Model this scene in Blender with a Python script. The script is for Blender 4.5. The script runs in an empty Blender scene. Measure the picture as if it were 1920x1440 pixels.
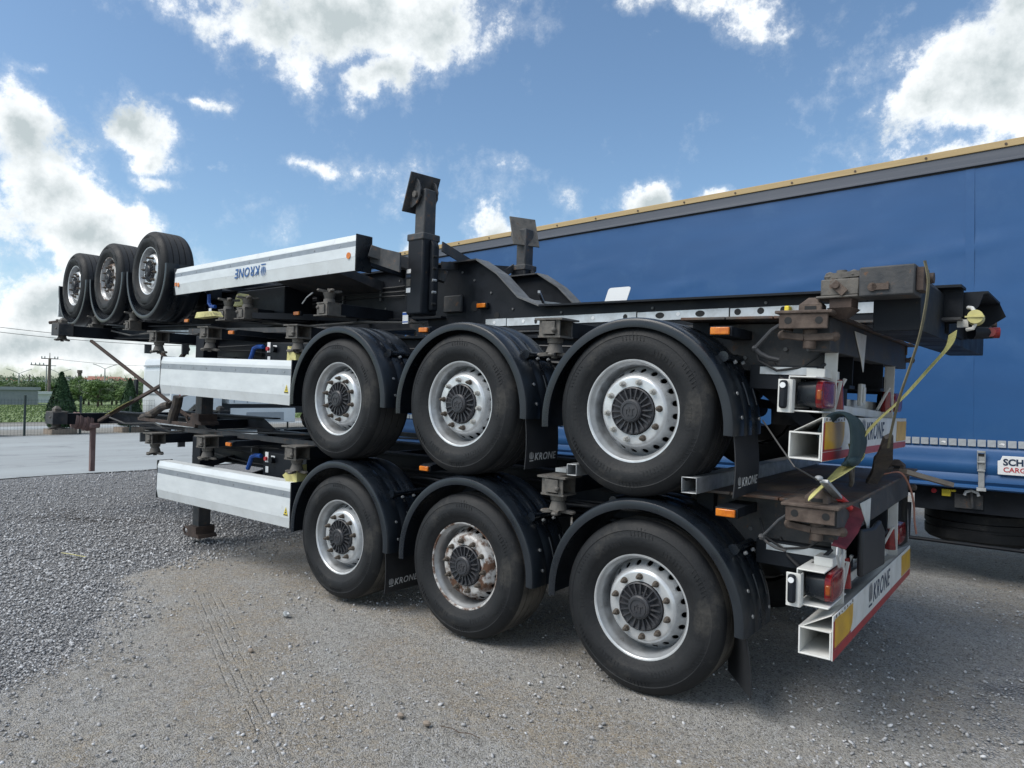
import bpy, math, random, numpy as np
from mathutils import Vector, Matrix, noise as mnoise
R = math.radians
random.seed(7)
rng = np.random.default_rng(7)
S = bpy.context.scene
COL = S.collection

# ------------------------------------------------------------------ camera
cd = bpy.data.cameras.new("camera")
cam = bpy.data.objects.new("camera", cd)
COL.objects.link(cam)
yaw, pitch, roll = 0.6652, 0.0173, 0.0162
cam.matrix_world = (Matrix.Translation((1.856, -3.5655, 1.669)) @ Matrix.Rotation(yaw, 4, 'Z')
                    @ Matrix.Rotation(math.pi / 2 + pitch, 4, 'X') @ Matrix.Rotation(roll, 4, 'Z'))
cd.sensor_width = 36
cd.lens = 36 * 1297.9 / 1920
cd.clip_end = 6000
S.camera = cam

# ------------------------------------------------------------------ sky, sun, exposure
SUN_AZ, SUN_EL = -150.0, 52.0          # degrees from +Y towards +X; elevation
S.view_settings.view_transform = 'Standard'
S.view_settings.look = 'None'
S.view_settings.exposure = 0.42
S.view_settings.gamma = 1.0
S.view_settings.use_curve_mapping = False

w = bpy.data.worlds.new("World"); S.world = w; w.use_nodes = True
nt = w.node_tree; nt.nodes.clear()
def N(t, **k):
    n = nt.nodes.new(t)
    for a, b in k.items(): setattr(n, a, b)
    return n
def wm(op, a, b=None, c=None, clamp=False):
    n = N('ShaderNodeMath', operation=op); n.use_clamp = clamp
    for i, v in enumerate((a, b, c)):
        if v is None: continue
        if isinstance(v, (int, float)): n.inputs[i].default_value = v
        else: nt.links.new(v, n.inputs[i])
    return n.outputs[0]
def wmap(v, a, b, c, d):
    n = N('ShaderNodeMapRange'); n.interpolation_type = 'SMOOTHSTEP'
    nt.links.new(v, n.inputs[0])
    for i, x in enumerate((a, b, c, d)): n.inputs[i + 1].default_value = x
    return n.outputs[0]
tc = N('ShaderNodeTexCoord')
sep = N('ShaderNodeSeparateXYZ'); nt.links.new(tc.outputs['Generated'], sep.inputs[0])
az = wm('MULTIPLY', wm('ARCTAN2', sep.outputs[0], sep.outputs[1]), 57.29578)
el = wm('MULTIPLY', wm('ARCSINE', sep.outputs[2]), 57.29578)
ae = N('ShaderNodeCombineXYZ'); nt.links.new(az, ae.inputs[0]); nt.links.new(el, ae.inputs[1])
def wnoise(vec, scale, detail, rough=0.55, lac=2.1):
    n = N('ShaderNodeTexNoise'); n.inputs['Scale'].default_value = scale
    n.inputs['Detail'].default_value = detail; n.inputs['Roughness'].default_value = rough
    n.inputs['Lacunarity'].default_value = lac
    nt.links.new(vec, n.inputs['Vector']); return n
gen = tc.outputs['Generated']
wn = wnoise(gen, 5.0, 7, 0.6)
sub = N('ShaderNodeVectorMath', operation='SUBTRACT'); nt.links.new(wn.outputs['Color'], sub.inputs[0]); sub.inputs[1].default_value = (.5, .5, .5)
scl = N('ShaderNodeVectorMath', operation='MULTIPLY'); nt.links.new(sub.outputs[0], scl.inputs[0]); scl.inputs[1].default_value = (8.5, 6.5, 0)
add = N('ShaderNodeVectorMath', operation='ADD'); nt.links.new(ae.outputs[0], add.inputs[0]); nt.links.new(scl.outputs[0], add.inputs[1])
# clouds of this sky: (azimuth, elevation, half width, half height, turn, strength)
CLOUDS = [(-52.6, 28.6, 12.0, 4.6, 0, 1), (-58.6, 28.0, 6.4, 3.0, 0, 1), (-44.6, 26.4, 5.8, 3.2, 0, 1), (-49.5, 24.8, 6.0, 2.6, 0, 1),
          (-50, 42, 16, 7, 0, 1), (-73.4, 15.8, 4.4, 3.4, 0, 1), (-67.9, 18.6, 4.4, 1.9, -25, .9), (-71.3, 12.2, 3.8, 3.6, 0, 1),
          (-65.6, 16.6, 2.0, 1.7, 0, .8), (-69.2, 9.6, 3.5, 3.2, 0, 1), (-72.1, 6.1, 3.6, 4.3, 0, .95), (-65.2, 14.8, 1.9, .8, 0, .6),
          (-62.4, 16.1, .9, .5, 0, .5), (-84, 12, 9, 9, 0, 1), (-2.6, 21.0, 6.2, 6.2, 0, 1), (-1.0, 25.3, 6.4, 6.0, 0, 1), (8, 27, 12, 10, 0, 1),
          (-7.4, 20.4, 2.6, 1.6, 0, .8), (-9.6, 25.6, 1.8, 1.2, 0, .5), (-25.0, 29.6, 4.8, 1.9, 0, .75), (-18.6, 27.6, 2.0, 1.8, 30, .6),
          (-55.2, 17.2, 2.3, .8, 0, .5), (-27.8, 15.6, 3.0, 1.7, 0, 1), (-39.8, 13.4, 2.4, 2.0, 0, 1), (-22.6, 15.9, 1.3, 1.1, 0, .9),
          (-46.0, 11.9, 2.2, 1.4, 0, .7), (-6.2, 17.0, 2.6, 1.1, 0, .85), (-73.3, 20.3, 1.4, .6, 0, .5), (-63.6, 20.5, 2.6, .4, 0, .4),
          (-60, 3.0, 16, 2.6, 0, .95), (-73, 2.6, 10, 2.6, 0, 1)]
dens = None
for (a, e, hw, hh, rot, st) in CLOUDS:
    m = N('ShaderNodeMapping'); m.vector_type = 'TEXTURE'
    m.inputs['Location'].default_value = (a, e, 0); m.inputs['Rotation'].default_value = (0, 0, R(rot)); k_ = 1.16; m.inputs['Scale'].default_value = (hw * k_, hh * k_, 1)
    nt.links.new(add.outputs[0], m.inputs['Vector'])
    l = N('ShaderNodeVectorMath', operation='LENGTH'); nt.links.new(m.outputs[0], l.inputs[0])
    d = wm('MULTIPLY', wm('SUBTRACT', 1.25, l.outputs['Value']), st)
    dens = d if dens is None else wm('SMOOTH_MAX', dens, d, .12)
# the rest of the sky: unseen broken cumulus, cover raised to add ambient light
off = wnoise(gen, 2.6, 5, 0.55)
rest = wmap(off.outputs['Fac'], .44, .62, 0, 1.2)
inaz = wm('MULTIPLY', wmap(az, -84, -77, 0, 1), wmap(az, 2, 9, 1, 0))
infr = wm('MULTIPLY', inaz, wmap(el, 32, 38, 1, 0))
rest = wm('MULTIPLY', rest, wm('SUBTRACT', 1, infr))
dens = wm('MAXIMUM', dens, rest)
fine = wnoise(gen, 8.5, 14, 0.67)
puff = wnoise(gen, 4.0, 5, 0.5)
dn = wm('ADD', wm('MULTIPLY', wm('SUBTRACT', fine.outputs['Fac'], .5), 2.7), wm('MULTIPLY', wm('SUBTRACT', puff.outputs['Fac'], .5), .9))
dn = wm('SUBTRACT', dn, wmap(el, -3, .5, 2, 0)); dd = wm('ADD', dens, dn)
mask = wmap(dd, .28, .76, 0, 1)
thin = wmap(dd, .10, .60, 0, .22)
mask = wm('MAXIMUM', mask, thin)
# thick parts are grey, edges and sunward bulges white
thick = wmap(wm('ADD', dens, wm('MULTIPLY', dn, .45)), .40, 1.50, 0, 1)
shift = N('ShaderNodeVectorMath', operation='ADD'); nt.links.new(gen, shift.inputs[0]); shift.inputs[1].default_value = (-.012, -.012, .030)
fine2 = wnoise(shift.outputs[0], 7.5, 6, 0.55)
fine3 = wnoise(gen, 7.5, 6, 0.55)
rel = wm('SUBTRACT', fine3.outputs['Fac'], fine2.outputs['Fac'])
shade = wm('ADD', wm('MULTIPLY', thick, 1.25), wm('MULTIPLY', rel, -2.6))
shade = wm('MAXIMUM', wm('MINIMUM', shade, 1), 0)
cc = N('ShaderNodeMix', data_type='RGBA'); nt.links.new(shade, cc.inputs['Factor'])
cc.inputs['A'].default_value = (6.9, 7.1, 7.2, 1); cc.inputs['B'].default_value = (3.3, 3.75, 3.9, 1)
sky = N('ShaderNodeTexSky'); sky.sky_type = 'NISHITA'; sky.sun_disc = False
sky.sun_elevation = R(SUN_EL); sky.sun_rotation = R(SUN_AZ)
sky.air_density = 1.0; sky.dust_density = 1.2; sky.ozone_density = 2.0; sky.altitude = 100
tint = N('ShaderNodeMix', data_type='RGBA', blend_type='MULTIPLY'); tint.inputs['Factor'].default_value = 1
nt.links.new(sky.outputs[0], tint.inputs['A']); tint.inputs['B'].default_value = (.86, .955, .965, 1)
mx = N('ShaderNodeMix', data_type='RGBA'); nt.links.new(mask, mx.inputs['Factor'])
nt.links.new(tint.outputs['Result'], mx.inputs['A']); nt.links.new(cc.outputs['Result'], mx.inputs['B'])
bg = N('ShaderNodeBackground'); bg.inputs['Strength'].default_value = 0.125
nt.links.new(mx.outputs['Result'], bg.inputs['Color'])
wo = N('ShaderNodeOutputWorld'); nt.links.new(bg.outputs[0], wo.inputs[0])

sl = bpy.data.lights.new("sun", 'SUN'); sl.energy = 2.3; sl.angle = R(40); sl.color = (1, .95, .88)
so = bpy.data.objects.new("sun", sl); COL.objects.link(so)
sd = Vector((math.sin(R(SUN_AZ)) * math.cos(R(SUN_EL)), math.cos(R(SUN_AZ)) * math.cos(R(SUN_EL)), math.sin(R(SUN_EL))))
so.rotation_euler = sd.to_track_quat('Z', 'Y').to_euler(); so.location = (0, 10, 30)

# ------------------------------------------------------------------ materials
def pmat(name, c1, c2=None, scale=6.0, rough=.5, rough2=None, metal=0.0, bump=0.0, bscale=40.0, contrast=(.35, .65),
         spots=None, spot_scale=25, spot_thr=(.62, .68), streak=None, coord='Object', spec=None):
    m = bpy.data.materials.new(name); m.use_nodes = True
    t = m.node_tree; b = t.nodes['Principled BSDF']
    b.inputs['Roughness'].default_value = rough; b.inputs['Metallic'].default_value = metal
    if spec is not None: b.inputs['Specular IOR Level'].default_value = spec
    b.inputs['Base Color'].default_value = (*c1, 1)
    tcn = t.nodes.new('ShaderNodeTexCoord'); v = tcn.outputs[coord]
    if streak:
        mp = t.nodes.new('ShaderNodeMapping'); mp.inputs['Scale'].default_value = streak; t.links.new(v, mp.inputs[0]); vs = mp.outputs[0]
    else: vs = v
    def noi(vec, s, det=6, r=.6):
        n = t.nodes.new('ShaderNodeTexNoise'); n.inputs['Scale'].default_value = s; n.inputs['Detail'].default_value = det
        n.inputs['Roughness'].default_value = r; t.links.new(vec, n.inputs['Vector']); return n.outputs['Fac']
    def mr(x, a, bb, c=0, d=1):
        n = t.nodes.new('ShaderNodeMapRange'); t.links.new(x, n.inputs[0])
        for i, q in enumerate((a, bb, c, d)): n.inputs[i + 1].default_value = q
        return n.outputs[0]
    col = None
    if c2 is not None:
        f = mr(noi(vs, scale), *contrast)
        x = t.nodes.new('ShaderNodeMix'); x.data_type = 'RGBA'; t.links.new(f, x.inputs['Factor'])
        x.inputs['A'].default_value = (*c1, 1); x.inputs['B'].default_value = (*c2, 1); col = x.outputs['Result']
        if rough2 is not None:
            rr = mr(f, 0, 1, rough, rough2); t.links.new(rr, b.inputs['Roughness'])
    if spots is not None:
        f = mr(noi(v, spot_scale, 8, .7), *spot_thr)
        x = t.nodes.new('ShaderNodeMix'); x.data_type = 'RGBA'; t.links.new(f, x.inputs['Factor'])
        if col: t.links.new(col, x.inputs['A'])
        else: x.inputs['A'].default_value = (*c1, 1)
        x.inputs['B'].default_value = (*spots, 1); col = x.outputs['Result']
    if col: t.links.new(col, b.inputs['Base Color'])
    if bump:
        bn = t.nodes.new('ShaderNodeBump'); bn.inputs['Strength'].default_value = bump; bn.inputs['Distance'].default_value = .01
        t.links.new(noi(v, bscale, 5), bn.inputs['Height']); t.links.new(bn.outputs[0], b.inputs['Normal'])
    return m
M = {}
M['black'] = pmat('black_steel_paint', (.004, .006, .010), (.011, .015, .022), 5, .45, .7, bump=.08, bscale=60, spec=.28, spots=(.09, .06, .04), spot_scale=14, spot_thr=(.66, .74))
M['black_worn'] = pmat('worn_black_steel', (.022, .027, .034), (.070, .070, .072), 9, .55, .75, bump=.2, bscale=70, spots=(.13, .07, .04), spot_scale=18, spot_thr=(.58, .68))
M['deckplate'] = pmat('worn_deck_plate', (.035, .036, .040), (.13, .10, .075), 4, .5, .8, bump=.3, bscale=35, spots=(.10, .05, .03), spot_scale=9, spot_thr=(.5, .64))
M['plastic'] = pmat('mudguard_plastic', (.006, .009, .014), (.013, .018, .025), 3, .22, .40, bump=.05, bscale=120, spots=(.10, .10, .10), spot_scale=8, spot_thr=(.66, .85))
M['flap'] = pmat('rubber_flap', (.012, .014, .018), (.022, .024, .028), 6, .55)
M['tyre'] = pmat('tyre_sidewall', (.007, .0085, .011), (.018, .0195, .022), 3.5, .55, .75, bump=.25, bscale=70, spec=.32, spots=(.085, .08, .072), spot_scale=4, spot_thr=(.55, .85))
M['tread'] = pmat('dusty_tread', (.035, .034, .034), (.13, .12, .105), 4, .85, .95, bump=.4, bscale=60)
M['tread_clean'] = pmat('tyre_tread', (.022, .024, .028), (.045, .046, .048), 4, .7, .85, bump=.2, bscale=60)
M['rim'] = pmat('silver_rim_paint', (.70, .72, .74), (.48, .50, .52), 7, .27, .45, metal=.5, bump=.05, bscale=80, spots=(.09, .07, .06), spot_scale=16, spot_thr=(.66, .78))
M['rim_barrel'] = pmat('grimy_rim_barrel', (.50, .52, .54), (.28, .29, .30), 6, .30, .55, metal=.6, bump=.05, bscale=80, spots=(.08, .065, .055), spot_scale=12, spot_thr=(.60, .74))
M['rim_rust'] = pmat('flaking_rim_paint', (.62, .63, .64), (.30, .28, .26), 5, .4, .7, metal=.15, bump=.2, bscale=60, spots=(.10, .05, .03), spot_scale=10, spot_thr=(.46, .57))
M['nut'] = pmat('rusty_nut', (.075, .06, .048), (.15, .13, .11), 30, .6, .8, metal=.3)
M['nut_silver'] = pmat('silver_nut', (.60, .60, .58), (.35, .34, .32), 30, .4, metal=.5)
M['hub'] = pmat('black_hub', (.012, .013, .016), (.03, .03, .034), 20, .5)
M['hubcap'] = pmat('hub_cap_grey', (.030, .034, .042), (.05, .05, .056), 20, .45)
M['panel'] = pmat('white_guard_panel', (.70, .74, .76), (.60, .64, .66), 3, .38, .5, metal=.1, spots=(.36, .35, .33), spot_scale=6, spot_thr=(.60, .84), streak=(1, 1, 3))
M['panel_fold'] = pmat('white_guard_fold', (.68, .72, .74), (.58, .61, .62), 3, .4, .55, metal=.1, spots=(.32, .29, .25), spot_scale=9, spot_thr=(.6, .8))
M['stripe'] = pmat('grey_reflective_band', (.30, .33, .37), (.24, .27, .30), 8, .4, metal=.2)
M['white'] = pmat('white_paint', (.74, .75, .74), (.60, .60, .57), 6, .35, .5, spots=(.22, .17, .12), spot_scale=18, spot_thr=(.68, .76))
M['redpaint'] = pmat('red_stripe', (.42, .025, .03), (.30, .02, .025), 9, .4)
M['yellow'] = pmat('yellow_reflector', (.72, .42, .015), (.55, .30, .02), 9, .35)
M['chock'] = pmat('faded_yellow_plastic', (.66, .62, .27), (.48, .44, .18), 6, .5, spots=(.12, .10, .06), spot_scale=9, spot_thr=(.55, .75))
M['galv'] = pmat('galvanised_steel', (.48, .50, .52), (.30, .32, .33), 14, .42, .6, metal=.55, bump=.05, bscale=90)
M['galv_dusty'] = pmat('dusty_grey_steel', (.14, .148, .155), (.085, .09, .095), 8, .6, .75, bump=.1, bscale=60, spots=(.10, .08, .06), spot_scale=12, spot_thr=(.6, .75))
M['strip'] = pmat('galvanised_strip', (.62, .66, .70), (.45, .48, .50), 10, .4, .55, metal=.3, spots=(.16, .13, .11), spot_scale=6, spot_thr=(.66, .8))
M['rust'] = pmat('rusty_steel', (.060, .042, .034), (.135, .105, .088), 14, .75, .9, bump=.35, bscale=60, spots=(.05, .03, .025), spot_scale=12)
M['rustbar'] = pmat('rusty_bar', (.032, .022, .020), (.085, .060, .050), 9, .7, .9, bump=.25, bscale=60)
M['tlock'] = pmat('grey_brown_cast_steel', (.085, .080, .075), (.17, .16, .145), 16, .6, .8, metal=.2, bump=.25, bscale=60, spots=(.10, .055, .035), spot_scale=16, spot_thr=(.56, .7))
M['orange'] = pmat('amber_lens', (.70, .22, .015), (.50, .12, .01), 30, .2)
M['amber_dark'] = pmat('dark_amber_lens', (.30, .07, .01), (.20, .04, .01), 30, .2)
M['redlens'] = pmat('red_lens', (.13, .006, .010), (.26, .012, .014), 25, .15)
M['bluepl'] = pmat('blue_plastic', (.015, .10, .42), (.02, .07, .30), 12, .45)
M['ylabel'] = pmat('yellow_label', (.75, .60, .05), None, rough=.5)
M['wlabel'] = pmat('white_label', (.78, .80, .82), None, rough=.5)
M['decal_blue'] = pmat('blue_lettering', (.02, .10, .30), None, rough=.5)
M['decal_dark'] = pmat('dark_lettering', (.012, .03, .07), None, rough=.5)
M['decal_white'] = pmat('white_lettering', (.72, .74, .76), (.4, .4, .4), 30, .5)
M['dark'] = pmat('dark_void_paint', (.008, .009, .011), None, rough=.7)
M['strap_y'] = pmat('yellow_webbing', (.60, .57, .22), (.42, .40, .16), 14, .8, bump=.4, bscale=200)
M['strap_d'] = pmat('dark_webbing', (.035, .032, .035), (.09, .075, .06), 14, .8, bump=.4, bscale=150)
M['strap_b'] = pmat('olive_webbing', (.17, .15, .085), (.10, .09, .06), 14, .8, bump=.3, bscale=150)
M['strap_r'] = pmat('red_webbing', (.20, .03, .045), (.12, .02, .03), 14, .75, bump=.4, bscale=200)
M['handle_r'] = pmat('red_grip', (.62, .05, .045), None, rough=.4)
M['strap_o'] = pmat('salmon_webbing', (.42, .19, .13), (.30, .13, .09), 14, .8)
M['cloth'] = pmat('teal_sleeve', (.013, .034, .043), (.028, .055, .064), 6, .75, bump=.3, bscale=50)
M['rag'] = pmat('maroon_rag', (.20, .13, .125), (.28, .20, .19), 8, .9, bump=.5, bscale=30)
M['curtain'] = pmat('blue_curtain', (.018, .092, .255), (.013, .078, .222), 1.2, .42, .5, bump=.10, bscale=2.2, streak=(.35, 1, 1.6), spots=(.035, .115, .27), spot_scale=1.6, spot_thr=(.52, .8))
M['wood'] = pmat('ochre_roof_rail', (.50, .37, .19), (.40, .29, .14), 5, .6, streak=(.2, 1, 4))
M['greyrail'] = pmat('grey_cant_rail', (.075, .085, .11), (.10, .11, .135), 3, .45, streak=(.2, 1, 6))
M['reflsq'] = pmat('silver_reflector', (.46, .50, .54), (.38, .41, .45), 40, .35, metal=.2)
M['plasticred'] = pmat('red_coupling', (.45, .03, .04), None, rough=.5)
M['brick'] = pmat('red_roof', (.34, .15, .10), (.26, .11, .08), 3, .8)
M['wallpale'] = pmat('pale_render', (.50, .47, .42), (.42, .40, .36), 2, .8)
M['wallgrey'] = pmat('grey_cladding', (.30, .33, .36), (.25, .28, .31), 2, .6)
M['glass'] = pmat('dark_glass', (.02, .03, .04), None, rough=.08)
M['post'] = pmat('dark_green_post', (.015, .03, .03), None, rough=.5)
M['poleconc'] = pmat('weathered_pole', (.14, .12, .10), (.10, .085, .07), 2, .8)
M['lampgrey'] = pmat('grey_lamp_post', (.28, .30, .30), None, rough=.5)
M['planter'] = pmat('planter_concrete', (.30, .25, .20), (.22, .18, .15), 5, .85)
M['bark'] = pmat('bark', (.07, .05, .035), (.11, .08, .06), 8, .9)
M['wire'] = pmat('wire', (.06, .06, .06), None, rough=.6)
M['lorry'] = pmat('lorry_white', (.62, .66, .69), (.55, .59, .62), 1.5, .35)
def leafmat(name, a, b):
    m = pmat(name, a, b, 1.3, .6, .7, contrast=(.3, .7)); m.node_tree.nodes['Principled BSDF'].inputs['Specular IOR Level'].default_value = .25
    return m
M['cypress'] = leafmat('cypress_green', (.014, .042, .017), (.036, .080, .030))
M['leaf'] = leafmat('leaf_green', (.08, .14, .045), (.15, .23, .08))
M['leaf2'] = leafmat('leaf_grey_green', (.09, .14, .07), (.17, .21, .12))

# ------------------------------------------------------------------ mesh helper
class MB:
    def __init__(s): s.v = []; s.f = []; s.m = []; s.cur = 0
    def add(s, vs, fs, mi=None):
        o = len(s.v); s.v += [tuple(q) for q in vs]
        s.f += [tuple(o + i for i in f) for f in fs]; s.m += [s.cur if mi is None else mi] * len(fs); return s
    def box(s, x0, x1, y0, y1, z0, z1, mi=None):
        return s.add([(x0, y0, z0), (x1, y0, z0), (x1, y1, z0), (x0, y1, z0), (x0, y0, z1), (x1, y0, z1), (x1, y1, z1), (x0, y1, z1)],
                     [(3, 2, 1, 0), (4, 5, 6, 7), (0, 1, 5, 4), (1, 2, 6, 5), (2, 3, 7, 6), (3, 0, 4, 7)], mi)
    def obox(s, c, size, mat, mi=None):
        hx, hy, hz = (q / 2 for q in size); o = len(s.v)
        t = MB().box(-hx, hx, -hy, hy, -hz, hz)
        c = Vector(c); return s.add([c + mat @ Vector(q) for q in t.v], t.f, mi)
    def beam(s, p0, p1, wd, ht, up=(0, 0, 1), mi=None):
        p0, p1 = Vector(p0), Vector(p1); d = (p1 - p0); L = d.length; d.normalize()
        up = Vector(up); sx = d.cross(up)
        if sx.length < 1e-4: sx = d.cross(Vector((0, 1, 0)))
        sx.normalize(); u = sx.cross(d)
        vs = [p + sx * a * wd / 2 + u * b * ht / 2 for p in (p0, p1) for a, b in ((-1, -1), (1, -1), (1, 1), (-1, 1))]
        return s.add(vs, [(3, 2, 1, 0), (4, 5, 6, 7), (0, 1, 5, 4), (1, 2, 6, 5), (2, 3, 7, 6), (3, 0, 4, 7)], mi)
    def cyl(s, p0, p1, r, r2=None, n=16, mi=None, caps=True):
        p0, p1 = Vector(p0), Vector(p1); d = (p1 - p0).normalized(); r2 = r if r2 is None else r2
        a = d.cross(Vector((0, 0, 1)) if abs(d.z) < .9 else Vector((1, 0, 0))).normalized(); b = d.cross(a)
        vs = []
        for p, rr in ((p0, r), (p1, r2)):
            for i in range(n):
                t = 2 * math.pi * i / n; vs.append(p + (a * math.cos(t) + b * math.sin(t)) * rr)
        fs = [(i, (i + 1) % n, n + (i + 1) % n, n + i) for i in range(n)]
        if caps: fs += [tuple(range(n - 1, -1, -1)), tuple(range(n, 2 * n))]
        return s.add(vs, fs, mi)
    def tube(s, pts, r, n=8, mi=None):
        pts = [Vector(q) for q in pts]; vs = []; prev = None
        for i, q in enumerate(pts):
            d = (pts[min(i + 1, len(pts) - 1)] - pts[max(i - 1, 0)]).normalized()
            if prev is None: a = d.cross(Vector((0, 0, 1)) if abs(d.z) < .9 else Vector((1, 0, 0))).normalized()
            else: a = (prev - d * prev.dot(d)).normalized()
            prev = a; b = d.cross(a)
            for k in range(n):
                t = 2 * math.pi * k / n; vs.append(q + (a * math.cos(t) + b * math.sin(t)) * r)
        fs = []
        for i in range(len(pts) - 1):
            for k in range(n): fs.append((i * n + k, i * n + (k + 1) % n, (i + 1) * n + (k + 1) % n, (i + 1) * n + k))
        fs += [tuple(range(n - 1, -1, -1)), tuple(range((len(pts) - 1) * n, len(pts) * n))]
        return s.add(vs, fs, mi)
    def lathe(s, prof, n=48, a0=0, a1=360, c=(0, 0, 0), mi=None, closed=False):      # axis Y, profile of (r, y)
        full = abs(a1 - a0 - 360) < 1e-6; k = n if full else n + 1; m = len(prof); vs = []
        for i in range(k):
            t = R(a0 + (a1 - a0) * i / n)
            for r_, y in prof: vs.append((c[0] + r_ * math.cos(t), c[1] + y, c[2] + r_ * math.sin(t)))
        fs = []
        for i in range(n):
            j = (i + 1) % k
            for q in range(m - 1 + (1 if closed else 0)):
                q2 = (q + 1) % m
                fs.append((i * m + q, i * m + q2, j * m + q2, j * m + q))
        if closed and not full: fs += [tuple(range(m)), tuple(range(n * m + m - 1, n * m - 1, -1))]
        return s.add(vs, fs, mi)
    def prism(s, poly, y0, y1, mi=None):       # polygon in xz
        n = len(poly)
        vs = [(x, y0, z) for x, z in poly] + [(x, y1, z) for x, z in poly]
        return s.add(vs, [tuple(range(n)), tuple(range(2 * n - 1, n - 1, -1))] + [(i, n + i, n + (i + 1) % n, (i + 1) % n) for i in range(n)], mi)
    def prism_x(s, poly, x0, x1, mi=None):     # polygon in yz
        n = len(poly)
        vs = [(x0, y, z) for y, z in poly] + [(x1, y, z) for y, z in poly]
        return s.add(vs, [tuple(range(n)), tuple(range(2 * n - 1, n - 1, -1))] + [(i, n + i, n + (i + 1) % n, (i + 1) % n) for i in range(n)], mi)
    def ball(s, c, r, n=10, sc=(1, 1, 1), mi=None):
        vs = [(c[0], c[1], c[2] + r * sc[2])]; fs = []
        for i in range(1, n // 2):
            t = math.pi * i / (n // 2)
            for k in range(n):
                a = 2 * math.pi * k / n; vs.append((c[0] + r * sc[0] * math.sin(t) * math.cos(a), c[1] + r * sc[1] * math.sin(t) * math.sin(a), c[2] + r * sc[2] * math.cos(t)))
        vs.append((c[0], c[1], c[2] - r * sc[2])); L = len(vs) - 1
        for k in range(n): fs.append((0, 1 + k, 1 + (k + 1) % n))
        for i in range(n // 2 - 2):
            for k in range(n): fs.append((1 + i * n + k, 1 + (i + 1) * n + k, 1 + (i + 1) * n + (k + 1) % n, 1 + i * n + (k + 1) % n))
        b = 1 + (n // 2 - 2) * n
        for k in range(n): fs.append((b + k, L, b + (k + 1) % n))
        return s.add(vs, fs, mi)
    def ribbon(s, pts, wds, nrm, th=.004, mi=None):      # flat strap along pts, width direction given per point
        pts = [Vector(q) for q in pts]; n = len(pts); vs = []
        for i, q in enumerate(pts):
            wv = Vector(wds[i] if isinstance(wds[0], (tuple, Vector)) else wds)
            d = (pts[min(i + 1, n - 1)] - pts[max(i - 1, 0)]).normalized(); t = d.cross(wv).normalized() * th / 2
            vs += [q - wv / 2 - t, q + wv / 2 - t, q + wv / 2 + t, q - wv / 2 + t]
        fs = []
        for i in range(n - 1):
            for k in range(4): fs.append((i * 4 + k, i * 4 + (k + 1) % 4, i * 4 + 4 + (k + 1) % 4, i * 4 + 4 + k))
        fs += [(3, 2, 1, 0), tuple(range(4 * n - 4, 4 * n))]
        return s.add(vs, fs, mi)
    def xf(s, mat):
        s.v = [tuple(mat @ Vector(q)) for q in s.v]; return s
    def mesh(s, name, mats, smooth=True, ang=35):
        me = bpy.data.meshes.new(name); me.from_pydata(s.v, [], s.f)
        for m in (mats if isinstance(mats, (list, tuple)) else [mats]): me.materials.append(M[m] if isinstance(m, str) else m)
        if any(s.m): me.polygons.foreach_set('material_index', s.m)
        me.update()
        import bmesh
        bm = bmesh.new(); bm.from_mesh(me); bmesh.ops.recalc_face_normals(bm, faces=bm.faces); bm.to_mesh(me); bm.free()
        if smooth:
            me.polygons.foreach_set('use_smooth', [True] * len(me.polygons)); me.set_sharp_from_angle(angle=R(ang))
        return me
    def build(s, name, mats, parent=None, smooth=True, bevel=0, loc=None, rot=None, label=None):
        o = put(name, s.mesh(name, mats, smooth), parent, loc, rot)
        if bevel:
            b = o.modifiers.new('bevel', 'BEVEL'); b.width = bevel; b.segments = 2; b.limit_method = 'ANGLE'; b.angle_limit = R(40)
        if label: o['label'] = label
        return o
def put(name, me, parent=None, loc=None, rot=None):
    o = bpy.data.objects.new(name, me); COL.objects.link(o)
    if parent: o.parent = parent
    if loc: o.location = loc
    if rot: o.rotation_euler = rot
    return o
def tag(o, label, cat, group=None, kind=None):
    if label: o['label'] = label
    if cat: o['category'] = cat
    if group: o['group'] = group
    if kind: o['kind'] = kind
    return o
def thing(name, label, cat, loc=(0, 0, 0), rot=(0, 0, 0), group=None):
    return tag(put(name, None, None, loc, rot), label, cat, group)
def kindof(o, k): o['kind'] = k; return o
def text_mesh(txt, size, mat, shear=0.0, bold=0.0, th=.0006, align='LEFT'):
    c = bpy.data.curves.new('lettering', 'FONT'); c.body = txt; c.size = size; c.shear = shear; c.offset = bold; c.extrude = th; c.align_x = align
    c.resolution_u = 3; c.space_character = 1.12 if shear else 1.0
    o = bpy.data.objects.new('tmp', c); COL.objects.link(o)
    bpy.context.view_layer.update()
    me = bpy.data.meshes.new_from_object(o.evaluated_get(bpy.context.evaluated_depsgraph_get()))
    bpy.data.objects.remove(o); me.materials.clear(); me.materials.append(M[mat]); me.name = 'lettering'
    return me
def frame_mat(xd, yd, o):
    xd = Vector(xd).normalized(); yd = Vector(yd).normalized(); zd = xd.cross(yd)
    m = Matrix((xd, yd, zd)).transposed().to_4x4(); m.translation = Vector(o); return m
def place(name, me, parent, m):
    o = bpy.data.objects.new(name, me); COL.objects.link(o); o.parent = parent; o.matrix_local = m; return o
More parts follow.
